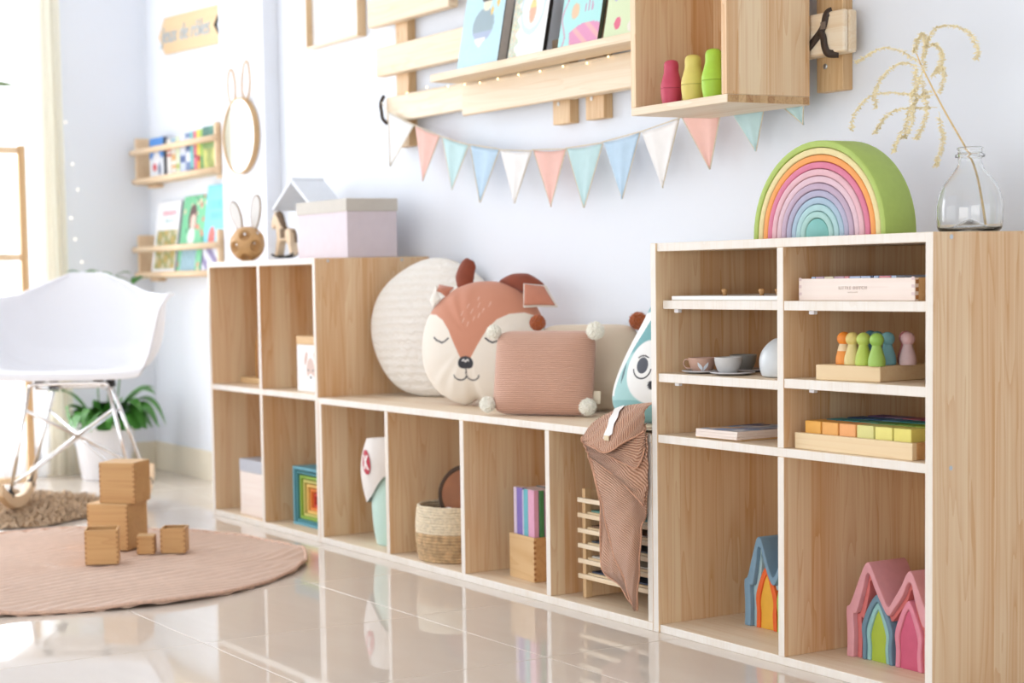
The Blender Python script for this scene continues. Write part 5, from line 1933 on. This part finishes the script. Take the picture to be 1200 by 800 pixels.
# rabbit mirror on the pier
mi = thing('rabbit_mirror', 'round mirror in a wooden ring with two rabbit ear loops on the pier', 'mirror', (-2.805, 0.325, 1.316))
M_mir = plain('mirror_glass', (0.92, 0.95, 0.96), 0.02, metal=1.0, noise=0)
M_ring = plain('ring_wood', lin(208, 172, 126), 0.5, noise=0.06)
rm = 0.134
G().lathe([(0, 0), (rm - 0.004, 0), (rm - 0.004, 0.004), (0, 0.004)], 56).build('mirror_glass', M_mir, mi, rot=(PI / 2, 0, 0), auto=0.5)
g = G()
n = 64
prof_ = [(rm - 0.004, -0.008), (rm + 0.004, -0.008), (rm + 0.004, 0.014), (rm - 0.004, 0.014)]
g.grid(lambda u, v: (prof_[int(round(v * 4)) % 4][0] * math.cos(2 * PI * u), prof_[int(round(v * 4)) % 4][1], prof_[int(round(v * 4)) % 4][0] * math.sin(2 * PI * u)), n, 5, cu=True)
g.build('ring', M_ring, mi, auto=0.8)
for ex, tilt, el in ((-0.055, -0.12, 0.125), (0.060, 0.06, 0.140)):
    lp = []
    for k in range(28):
        q = 2 * PI * k / 28
        lp.append((0.034 * math.sin(q) * (1 + 0.15 * math.cos(q)), 0, el * 0.5 * (1 - math.cos(q))))
    G().tube(lp, 0.0038, 8, closed=True).build('ear_loop', M_ring, mi, smooth=True, loc=(ex, 0.0, rm * 0.92), rot=(0, tilt, 0))
G().lathe([(0.02, 0), (0.02, 0.013), (0, 0.013)], 16).build('wall_mount', M_black, mi, loc=(0, 0.012, 0.06), rot=(-PI / 2, 0, 0))

# two book racks in the corner
XS0, XS1 = -3.835, -3.012


def bookrack(z0, z1, label, zr):
    t = thing('wall_bookrack', label, 'shelf', (XS0, YW, z0))
    wd = XS1 - XS0
    hgt = z1 - z0
    for x in (0, wd - 0.016):
        B('side_board', x, x + 0.016, -0.080, -0.0005, 0, hgt, M_shelf_y, t, bevel=0.002)
    B('floor_board', 0.016, wd - 0.016, -0.078, -0.0005, 0.004, 0.020, M_shelf_y, t, bevel=0.001)
    G().tube([(-0.012, -0.088, zr - z0), (wd + 0.006, -0.088, zr - z0)], 0.0125, 14).build('front_rod', M_shelf_y, t, smooth=True)
    G().tube([(0, -0.084, 0.014), (wd - 0.002, -0.084, 0.014)], 0.0125, 14).build('lower_rod', M_shelf_y, t, smooth=True)
    for x in (0.06, wd - 0.06):
        B('mounting_plate', x - 0.05, x + 0.05, -0.03, -0.0005, -0.012, 0.0, M_shelf_y, t, bevel=0.001)
    return t


bookrack(1.192, 1.385, 'upper wooden book rack in the corner with closely packed books', 1.325)
bookrack(0.806, 0.985, 'lower wooden book rack in the corner with three large picture books', 0.925)


def land(u, v):
    q = math.sin(u * 9 + v * 4) * 0.5 + math.sin(v * 17 + u * 5) * 0.3
    if v > 0.66:
        return lin(90, 140, 120) if q > 0.2 else lin(70, 118, 104)
    if v > 0.5:
        return lin(130, 160, 96)
    return lin(196, 196, 106) if q > 0 else lin(150, 160, 80)


def bluec(u, v):
    c = lin(80, 146, 220) if v > 0.5 else lin(226, 230, 236)
    if ((u - 0.5) / 0.26) ** 2 + ((v - 0.50) / 0.16) ** 2 < 1:
        c = lin(240, 240, 244)
    if ((u - 0.35) / 0.14) ** 2 + ((v - 0.28) / 0.10) ** 2 < 1:
        c = lin(210, 70, 76)
    if ((u - 0.7) / 0.1) ** 2 + ((v - 0.22) / 0.16) ** 2 < 1:
        c = lin(110, 120, 150)
    return c


def spine(cols, seed):
    r = random.Random(seed)
    bands = [(r.random(), r.uniform(0.04, 0.2), r.choice(cols)) for _ in range(5)]

    def f(u, v):
        for b0, w_, c in bands:
            if abs(v - b0) < w_ / 2:
                return lin(*c)
        return lin(*cols[0])
    return f


ub = [(-3.745, 0.150, 0.165, bluec, 'blue and white storybook facing out in the upper corner rack', (60, 80, 120)),
      (-3.592, 0.030, 0.155, spine([(48, 52, 60), (60, 64, 70)], 1), 'black book spine next to the blue storybook', None),
      (-3.560, 0.045, 0.150, spine([(232, 228, 222), (206, 90, 60), (216, 160, 110)], 2), 'white and red book spine in the upper corner rack', None),
      (-3.513, 0.045, 0.152, spine([(236, 230, 220), (226, 180, 120), (150, 190, 210)], 3), 'cream book spine with an orange patch in the upper corner rack', None),
      (-3.466, 0.040, 0.155, spine([(226, 236, 206), (190, 200, 120), (200, 120, 100)], 4), 'pale lime book spine in the upper corner rack', None),
      (-3.424, 0.055, 0.158, spine([(206, 216, 236), (90, 110, 160), (230, 232, 240)], 5), 'pale blue book spine with dark marks in the upper corner rack', None),
      (-3.367, 0.045, 0.158, spine([(120, 140, 180), (226, 230, 240), (60, 90, 140)], 6), 'slate blue book spine in the upper corner rack', None),
      (-3.320, 0.030, 0.160, spine([(120, 196, 196), (60, 120, 130)], 7), 'turquoise book spine in the upper corner rack', None),
      (-3.288, 0.030, 0.160, spine([(222, 110, 130), (160, 60, 80)], 8), 'pink book spine in the upper corner rack', None),
      (-3.256, 0.030, 0.163, spine([(236, 214, 90), (226, 160, 60), (180, 60, 50)], 9), 'yellow and orange book spine in the upper corner rack', None),
      (-3.224, 0.026, 0.163, spine([(160, 200, 90), (90, 160, 90)], 10), 'bright green book spine in the upper corner rack', None),
      (-3.196, 0.160, 0.168, land, 'green landscape picture book facing out in the upper corner rack', (60, 90, 70))]
for x0, bw_, bh_, f, lab, sd in ub:
    t = thing('storybook', lab, 'book', (x0 + bw_ / 2, 0.350, 1.2123), group='books in the upper corner rack')
    B('cover', -bw_ / 2 + 0.0005, bw_ / 2 - 0.0005, 0, 0.018 if sd else 0.045, 0, bh_, flat(sd or tuple(int(c) for c in (150, 150, 150))), t, bevel=0.0008)
    panel('cover_print', bw_ - 0.0015, bh_ - 0.001, f, t, loc=(0, -0.0006, 0.0005), nx=24 if sd else 8, ny=30)


def wcov(u, v):
    c = lin(246, 246, 247)
    if 0.06 < v < 0.60 and u > 0.10 and u < 0.97:
        q = math.sin(u * 23 + 5 * v) + math.sin(v * 31 - 8 * u)
        c = lin(196, 170, 100) if q > 0.5 else (lin(150, 156, 96) if q > -0.5 else lin(206, 196, 160))
    if 0.80 < v < 0.88 and abs(u - 0.55) < 0.30 and math.sin(u * 60) > -0.4:
        c = lin(222, 120, 140)
    if 0.70 < v < 0.76 and abs(u - 0.60) < 0.2 and math.sin(u * 80) > -0.2:
        c = lin(176, 206, 206)
    return c


rg = random.Random(3)
gdots = [(rg.random(), rg.random(), rg.choice([(216, 120, 110), (222, 150, 120), (90, 160, 120), (236, 210, 180)])) for _ in range(40)]


def gcov(u, v):
    c = lin(124, 204, 156)
    for a, b_, cc in gdots:
        if ((u - a) / 0.05) ** 2 + ((v - b_) / 0.035) ** 2 < 1:
            c = lin(*cc)
    if ((u - 0.45) / 0.17) ** 2 + ((v - 0.70) / 0.19) ** 2 < 1:
        c = lin(112, 86, 82)
    if ((u - 0.48) / 0.11) ** 2 + ((v - 0.66) / 0.10) ** 2 < 1:
        c = lin(240, 206, 190)
    if ((u - 0.45) / 0.15) ** 2 + ((v - 0.46) / 0.12) ** 2 < 1:
        c = lin(232, 236, 230)
    if v < 0.30 and abs(u - 0.45) < 0.32:
        c = lin(176, 200, 214) if math.sin(u * 40) * math.sin(v * 40) > 0 else lin(130, 170, 180)
    return c


def ccov(u, v):
    c = lin(134, 214, 236)
    if 0.72 < v < 0.82 and abs(u - 0.5) < 0.34 and math.sin(u * 50) > -0.3:
        c = lin(100, 190, 222)
    if 0.60 < v < 0.68 and abs(u - 0.5) < 0.26 and math.sin(u * 60) > -0.3:
        c = lin(104, 186, 216)
    if ((u - 0.35) / 0.16) ** 2 + ((v - 0.38) / 0.14) ** 2 < 1:
        c = lin(222, 120, 110)
    if v < 0.30:
        c = lin(226, 226, 236) if math.sin(u * 12 + v * 30) > 0 else lin(140, 130, 170)
    return c


for x0, bw_, bh_, f, lab, ln in ((-3.735, 0.245, 0.292, wcov, 'white picture book with a brown photograph in the lower corner rack', 8), (-3.470, 0.235, 0.305, gcov, 'green picture book showing a dark-haired girl in the lower corner rack', 9),
                                 (-3.222, 0.208, 0.335, ccov, 'cyan picture book in the lower corner rack', 7)):
    t = thing('picture_book', lab, 'book', (x0 + bw_ / 2, 0.338, 0.8265), rot=(math.radians(-ln), 0, 0), group='books in the lower corner rack')
    B('cover', -bw_ / 2, bw_ / 2, 0, 0.012, 0, bh_, flat((90, 130, 130) if f is not wcov else (200, 206, 210)), t, bevel=0.0008)
    panel('cover_print', bw_ - 0.001, bh_ - 0.001, f, t, loc=(0, -0.0006, 0.0005), nx=50, ny=60)

# string of tiny lights on the left wall
sl_ = thing('string_lights', 'thin string of tiny lights hanging on the wall next to the curtain', 'light', (XL + 0.004, 0.06, 1.4))
lpts = [(0.020, 1.62), (0.036, 1.45), (0.060, 1.28), (0.079, 1.176), (0.047, 1.06), (0.061, 0.973), (0.087, 0.879), (0.07, 0.75), (0.08, 0.60)]
lv = [Vector((0.004, y - 0.06, z - 1.4)) for y, z in lpts]
G().tube(catmull(lv, 6), 0.0006, 5).build('wire', M_white, sl_)
for p_ in lv:
    G().sphere((0.003, 0, 0), 0.004, 10, 8).build('bulb', M_bulb2, sl_, loc=tuple(p_), smooth=True)

# ================================================================== rocking armchair
CHX, CHY = -2.80, -0.325
ch = thing('rocking_armchair', 'white moulded rocking armchair with chrome wire legs on wooden rockers', 'chair', (CHX, CHY, 0.010), rotz=math.radians(60.6))
# local frame: front is -y, x to the side
VP = [0.0, 0.06, 0.14, 0.30, 0.45, 0.56, 0.66, 0.80, 0.92, 1.0]
FC = [-0.262, -0.262, -0.235, -0.08, 0.06, 0.150, 0.195, 0.235, 0.262, 0.275]     # centre line y
ZCn = [0.455, 0.478, 0.487, 0.462, 0.452, 0.480, 0.545, 0.665, 0.775, 0.826]    # centre line z
FE = [-0.262, -0.262, -0.245, -0.210, -0.13, -0.04, 0.05, 0.145, 0.215, 0.262]         # edge line y
ZE = [0.470, 0.500, 0.545, 0.690, 0.745, 0.748, 0.738, 0.744, 0.782, 0.816]
HW = [0.255, 0.268, 0.283, 0.305, 0.318, 0.316, 0.285, 0.222, 0.140, 0.060]
FLG = [0.0, 0.004, 0.010, 0.022, 0.040, 0.045, 0.036, 0.018, 0.006, 0.0]


def shell(u, v):
    a = (u - 0.5) * 2
    s_ = abs(a)
    fc, zc, fe, ze, hw, fg = (float(np.interp(v, VP, q)) for q in (FC, ZCn, FE, ZE, HW, FLG))
    k = min(1, s_ / 0.92)
    side = math.sin(k * PI / 2) ** 0.9 if k > 0 else 0
    lift = k ** 3.2
    x_ = hw * side * (1 if a >= 0 else -1)
    y_ = fc + (fe - fc) * k ** 2.2
    z_ = zc + (ze - zc) * lift
    if s_ > 0.92:                       # rolled rim
        q = (s_ - 0.92) / 0.08
        x_ += (1 if a >= 0 else -1) * fg * q
        z_ += 0.006 * math.sin(q * PI) - 0.020 * q * q * (fg / 0.045)
    return (x_, y_, z_)


so = G().grid(shell, 61, 72).build('seat_shell', M_white, ch, smooth=True)
s2 = so.modifiers.new('smooth', 'SMOOTH')
s2.factor = 0.5
s2.iterations = 6
s1 = so.modifiers.new('thick', 'SOLIDIFY')
s1.thickness = 0.009
s1.offset = 0
s3 = so.modifiers.new('round', 'SUBSURF')
s3.levels = s3.render_levels = 1
WR = 0.0065
tops = {}
for sx in (-1, 1):
    tops[sx] = [(sx * 0.135, -0.185, 0.432), (sx * 0.215, -0.180, 0.052)], [(sx * 0.105, 0.110, 0.405), (sx * 0.215, 0.165, 0.058)]
    for a, b_ in tops[sx]:
        G().tube([a, b_], WR, 10).build('leg', M_chrome, ch, smooth=True)
fr = G()
for (y, z, xh) in ((-0.185, 0.436, 0.135), (0.110, 0.409, 0.105)):
    fr.tube(catmull([(-xh, y, z - 0.004), (-xh + 0.02, y, z + 0.006), (0, y, z + 0.007), (xh - 0.02, y, z + 0.006), (xh, y, z - 0.004)], 5), WR, 10)
fr.build('seat_support_wire', M_chrome, ch, smooth=True)
for sx in (-1, 1):
    G().tube([(sx * 0.115, -0.18, 0.43), (sx * 0.09, 0.105, 0.405)], WR * 0.9, 8).build('side_wire', M_chrome, ch, smooth=True)
    # crossing braces, from the front top to the far rocker side
    G().tube([(sx * 0.150, -0.183, 0.355), (-sx * 0.205, 0.145, 0.115)], WR * 0.9, 8).build('brace', M_chrome, ch, smooth=True)
    G().tube([(sx * 0.128, 0.122, 0.335), (-sx * 0.205, -0.175, 0.10)], WR * 0.7, 8).build('brace', M_chrome, ch, smooth=True)
for sx in (-1, 1):
    for y, z in ((-0.17, 0.448), (0.085, 0.425)):
        G().lathe([(0.018, 0), (0.020, 0.006), (0.015, 0.028)], 14).build('shock_mount', M_black, ch, loc=(sx * 0.10, y, z - 0.010), smooth=True)
    # curved wooden rocker
    rk_ = []
    for k in range(25):
        q = -1 + 2 * k / 24
        rk_.append((sx * 0.215, 0.33 * q if q < 0 else 0.25 * q, 0.026 + 0.075 * q * q * (0.75 + 0.25 * abs(q))))
    g = G()
    vs, fs = [], []
    for p in rk_:
        for dx, dz in ((-0.013, -0.022), (0.013, -0.022), (0.013, 0.022), (-0.013, 0.022)):
            vs.append((p[0] + dx, p[1], p[2] + dz))
    for i in range(24):
        for j in range(4):
            fs.append((i * 4 + j, i * 4 + (j + 1) % 4, i * 4 + 4 + (j + 1) % 4, i * 4 + 4 + j))
    fs += [(0, 1, 2, 3), (99, 98, 97, 96)]
    g.add(vs, fs).build('rocker', M_shelf_y, ch, bevel=0.005, seg=3)
    for y in (-0.18, 0.165):
        z = 0.026 + 0.075 * (y / 0.33) ** 2 * 0.85
        G().sphere((0, 0, 0), 0.017, 14, 10).build('foot_joint', M_black, ch, loc=(sx * 0.215, y, z + 0.022), smooth=True)

# ================================================================== plants, frame stand
pt = thing('plant_pot', 'white tapered plant pot holding a leafy green plant behind the chair', 'pot', (-3.66, 0.085, 0.0))
G().lathe([(0, 0.001), (0.092, 0.001), (0.096, 0.006), (0.128, 0.205), (0.135, 0.212), (0.135, 0.235), (0.128, 0.236), (0.122, 0.215), (0, 0.20)], 44).build('pot_body', M_white, pt, auto=0.7)
G().lathe([(0, 0.203), (0.122, 0.203)], 30, cap=False).build('soil', M_soil, pt)


def leafmesh(base, dirn, length, width, droop, n=12, twist=0.0, upv=0.5):
    """arching strap leaf with a folded midrib"""
    d = Vector((dirn[0], dirn[1], 0)).normalized()
    s_ = Vector((-d.y, d.x, 0))
    vs, fs = [], []
    for i in range(n + 1):
        q = i / n
        ce = Vector(base) + d * length * (q * (1 - 0.25 * droop * q)) + Vector((0, 0, length * (upv * q - droop * q * q)))
        wv = width * math.sin(PI * min(1, 0.06 + q * 0.94)) ** 0.8 * (1 - 0.3 * q)
        if i == n:
            wv = 0.0004
        r_ = s_ * math.cos(twist * q) + Vector((0, 0, 1)) * math.sin(twist * q)
        vs += [ce - r_ * wv + Vector((0, 0, 0.2 * wv)), ce, ce + r_ * wv + Vector((0, 0, 0.2 * wv))]
    for i in range(n):
        for j in range(2):
            a = 3 * i + j
            fs.append((a, a + 1, a + 4, a + 3))
    return vs, fs


pl = thing('leafy_plant', 'green plant with long arching leaves growing in the white pot', 'plant', (-3.66, 0.085, 0.205))
rl = random.Random(21)
LV = []
for k in range(26):
    a = rl.uniform(0, 2 * PI)
    LV.append((a, rl.uniform(0.18, 0.29), rl.uniform(0.024, 0.036), rl.uniform(0.9, 1.5), rl.uniform(0.9, 1.6)))
# leaves that reach out past the chair towards the room corner
for a, L_, wd, dr_, up_ in ((35, 0.34, 0.034, 1.15, 1.15), (20, 0.30, 0.036, 1.35, 1.1), (50, 0.36, 0.030, 1.3, 1.3), (5, 0.30, 0.034, 1.3, 0.9), (-20, 0.28, 0.034, 1.4, 1.0), (60, 0.31, 0.034, 1.25, 1.1), (-45, 0.26, 0.03, 1.2, 1.2), (45, 0.28, 0.036, 1.5, 1.1), (28, 0.33, 0.034, 1.5, 1.3)):
    LV.append((math.radians(a), L_, wd, dr_, up_))
for a, L_, wd, dr_, up_ in LV:
    vs, fs = leafmesh((0.02 * math.cos(a), 0.02 * math.sin(a), 0.0), (math.cos(a), math.sin(a)), L_, wd * 1.25, dr_, 12, 0.3, up_)
    vs = [(max(v[0], -0.05), max(min(v[1], 0.29), -0.16), max(v[2], 0.005)) for v in vs]
    G().add(vs, fs).build('leaf', M_leaf, pl, smooth=True)
for k, (x, y, h_, tip) in enumerate(((-0.03, -0.02, 0.63, 0.05), (0.0, 0.03, 0.62, 0.07), (0.02, 0.08, 0.60, 0.09))):
    top = Vector((x * 2.0, y * 1.6, h_))
    G().tube(catmull([(x * 0.5, y * 0.5, 0), (x, y, h_ * 0.5), tuple(top)], 6), 0.003, 6).build('stalk', M_leaf, pl, smooth=True)
    for q in (0.0, 2.2, 4.2):
        vs, fs = leafmesh(tuple(top + Vector((0, 0, -0.02))), (math.cos(q + k), math.sin(q + k)), 0.10, 0.022, 0.6, 8, 0.2, 0.8)
        G().add(vs, fs).build('leaf', M_leaf, pl, smooth=True)

fs_ = thing('frame_stand', 'slim wooden frame stand in front of the bright window', 'stand', (-3.62, -0.24, 0))
for y in (-0.014, -0.62):
    B('post', -0.014, 0.014, y, y + 0.028, 0.0, 1.33, M_batten, fs_, bevel=0.002)
for z in (0.012, 0.885, 1.30):
    B('crossbar', -0.011, 0.011, -0.592, -0.0145, z, z + 0.026, M_shelf_y, fs_, bevel=0.002)

tp_ = thing('tall_plant', 'tall slender olive plant in a clay pot at the bright window', 'plant', (-3.45, -1.1, 0))
G().lathe([(0, 0.001), (0.10, 0.001), (0.14, 0.26), (0.15, 0.28), (0.13, 0.28), (0.12, 0.25), (0, 0.24)], 28).build('clay_pot', flat((196, 132, 100)), tp_, auto=0.7)
G().tube(catmull([(0, 0, 0.24), (0.03, 0.02, 0.8), (0.0, 0.05, 1.3), (0.02, 0.10, 1.58)], 8), 0.008, 8).build('trunk', flat((120, 96, 70)), tp_, smooth=True)
for k, (z, a, L_) in enumerate(((1.10, 0.4, 0.16), (1.22, 3.0, 0.16), (1.32, 4.4, 0.15), (1.40, 1.9, 0.15), (1.50, 5.2, 0.14), (1.54, 2.6, 0.14))):
    vs, fs = leafmesh((0.01, 0.06, z), (math.cos(a), math.sin(a)), L_, 0.022, 0.3, 10, 0.2, 0.3)
    G().add(vs, fs).build('leaf', M_leaf2, tp_, smooth=True)
G().tube(catmull([(0.02, 0.10, 1.55), (0.03, 0.30, 1.575), (0.03, 0.545, 1.545)], 6), [0.005 - 0.0002 * i for i in range(13)], 7).build('twig', flat((120, 96, 70)), tp_, smooth=True)
vs, fs = leafmesh((0.03, 0.540, 1.545), (0.0, 1.0), 0.25, 0.027, 0.02, 14, 1.0, 0.0)
G().add(vs, fs).build('leaf', M_leaf2, tp_, smooth=True)

# ================================================================== rugs
M_rug = plain('pink_ribbed_rug', lin(224, 194, 174), 0.95, noise=0.04, nscale=30, bump=0.3, bscale=500, sheen=0.2)
rug = thing('round_rug', 'round dusty pink ribbed play mat on the tiled floor', 'rug', (-1.625, -0.835, 0.0))
RR = 0.705


def rugz(x, y):
    r = math.hypot(x, y)
    q = math.atan2(y, x)
    e = sm(0.72, 1.0, r / RR)
    return 0.0012 + 0.0010 + e * (0.006 * max(0, math.sin(q * 5 + 0.9)) + 0.020 * math.exp(-((q + 0.62) / 0.10) ** 2) + 0.012 * math.exp(-((q + 0.98) / 0.08) ** 2) + 0.016 * math.exp(-((q - 1.22) / 0.10) ** 2) + 0.010 * math.exp(-((q - 0.95) / 0.07) ** 2)) \
        + 0.0012 * (1 + math.sin(x * 21 + 3 * math.sin(y * 9))) * sm(0.2, 0.6, r / RR)


def ribs(x, y):
    w_ = 0.95 * x + 0.30 * y + 0.020 * math.sin(y * 7 + 2 * math.sin(x * 4)) + 0.012 * math.sin(x * 11 - y * 6)
    s0 = 0.5 + 0.5 * math.sin(w_ * 2 * PI / 0.040)
    return 0.0085 * s0 ** 0.8


def rugp(u, v):
    q = 2 * PI * u
    r = RR * v ** 0.75 * (1 + 0.010 * math.sin(7 * q) * v)
    x, y = r * math.cos(q), r * math.sin(q)
    return (x, y, rugz(x, y) + (ribs(x, y) if v < 0.995 else 0.001))


ro_ = G().grid(lambda u, v: rugp(u, max(v, 1e-4)), 560, 190, cu=True).build('mat', M_rug, rug, smooth=True, rot=(0, 0, 0))
sd_ = ro_.modifiers.new('thick', 'SOLIDIFY')
sd_.thickness = 0.006
sd_.offset = 1
G().tube([Vector(rugp(k / 160, 1.0)) + Vector((0, 0, 0.004)) for k in range(160)], 0.005, 8, closed=True).build('piped_edge', plain('rug_edge', lin(220, 184, 162), 0.95, noise=0.1, nscale=80), rug, smooth=True)

jr = thing('jute_rug', 'shaggy beige jute rug under the rocking chair', 'rug', (-2.96, -0.66, 0.0))
M_jr = plain('jute_pile', lin(182, 154, 124), 0.95, noise=0.35, nscale=60, bump=0.5, bscale=150)
rj = random.Random(9)
jr_r = lambda q: 0.495 * (1 + 0.03 * math.sin(5 * q + 1) + 0.02 * math.sin(11 * q))
G().grid(lambda u, v: (jr_r(2 * PI * u) * max(v, 1e-4) * math.cos(2 * PI * u), jr_r(2 * PI * u) * max(v, 1e-4) * math.sin(2 * PI * u), 0.010 - 0.008 * v ** 8 + 0.002 * math.sin(40 * v)), 90, 24, cu=True).build('woven_base', M_jr, jr, smooth=True)
g = G()
for k in range(3600):
    q = rj.uniform(0, 2 * PI)
    r = jr_r(q) * math.sqrt(rj.uniform(0.02, 1.03))
    p = Vector((r * math.cos(q), r * math.sin(q), 0.008))
    d = Vector((rj.gauss(0, 1), rj.gauss(0, 1), 0)).normalized()
    s_ = Vector((-d.y, d.x, 0)) * rj.uniform(0.003, 0.006)
    L_ = rj.uniform(0.018, 0.038)
    m0 = p + d * L_ * 0.5 + Vector((0, 0, rj.uniform(0.006, 0.014)))
    e = p + d * L_ + Vector((0, 0, rj.uniform(-0.004, 0.006)))
    g.add([p - s_, p + s_, m0 + s_, m0 - s_, e + s_ * 0.5, e - s_ * 0.5], [(0, 1, 2, 3), (3, 2, 4, 5)])
g.build('shaggy_pile', M_jr, jr)['kind'] = 'stuff'


# ================================================================== wooden boxes on the play mat
def obox(x, y, z, az, s, open_, label, mat, h=None):
    t = thing('wooden_block', label, 'box', (x, y, z), rotz=az, group='wooden boxes on the play mat')
    h = h or s
    b_ = s / 2
    th = 0.005
    B('front_panel', -b_, b_, -b_, -b_ + th, 0, h, mat, t, bevel=0.0008)
    B('rear_panel', -b_, b_, b_ - th, b_, 0, h, mat, t, bevel=0.0008)
    B('side_board', -b_, -b_ + th, -b_ + th, b_ - th, 0, h, mat, t, bevel=0.0008)
    B('side_board', b_ - th, b_, -b_ + th, b_ - th, 0, h, mat, t, bevel=0.0008)
    B('base_panel', -b_ + th, b_ - th, -b_ + th, b_ - th, 0.001, th, mat, t, bevel=0)
    if not open_:
        B('top_panel', -b_ + 0.0005, b_ - 0.0005, -b_ + 0.0005, b_ - 0.0005, h - 0.0002, h + 0.0035, M_birch, t, bevel=0.0008)
    # finger joints at the two corners that face the room
    n = max(4, int(h / 0.013))
    for sx in (-1, 1):
        g = G()
        for k in range(n):
            z0 = h * (k + 0.2) / n
            x0_ = sx * (b_ - th * 0.5)
            g.box(x0_ - th * 0.52, x0_ + th * 0.52, -b_ - 0.0003, -b_ + th * 0.9, z0, z0 + h / n * 0.48)
        g.build('finger_joint', M_bxj, t)
    return t


ez = 0.0138
M_bxj = plain('block_joint', lin(176, 126, 76), 0.6, noise=0.1)
M_bx = wood('block_wood', lin(214, 170, 114), lin(190, 138, 84), 'X', 'Z', 0.3, strips=0.3, knots=0.0, fine=0.08)
obox(-1.815, -0.564, ez, math.radians(42), 0.131, False, 'largest wooden box, under the taller one of the stack on the mat', M_bx)
obox(-1.800, -0.543, ez + 0.1350, math.radians(44), 0.112, False, 'closed wooden box on top of the largest box', M_bx, 0.116)
obox(-1.566, -0.704, ez, math.radians(66), 0.092, True, 'open wooden box in front of the stack on the mat', M_bx, 0.096)
obox(-1.648, -0.540, ez, math.radians(60), 0.050, False, 'smallest wooden cube between the stack and the open box near the shelf', M_bx)
obox(-1.625, -0.462, ez, math.radians(58), 0.072, True, 'medium open wooden box nearest the shelf on the mat', M_bx, 0.072)
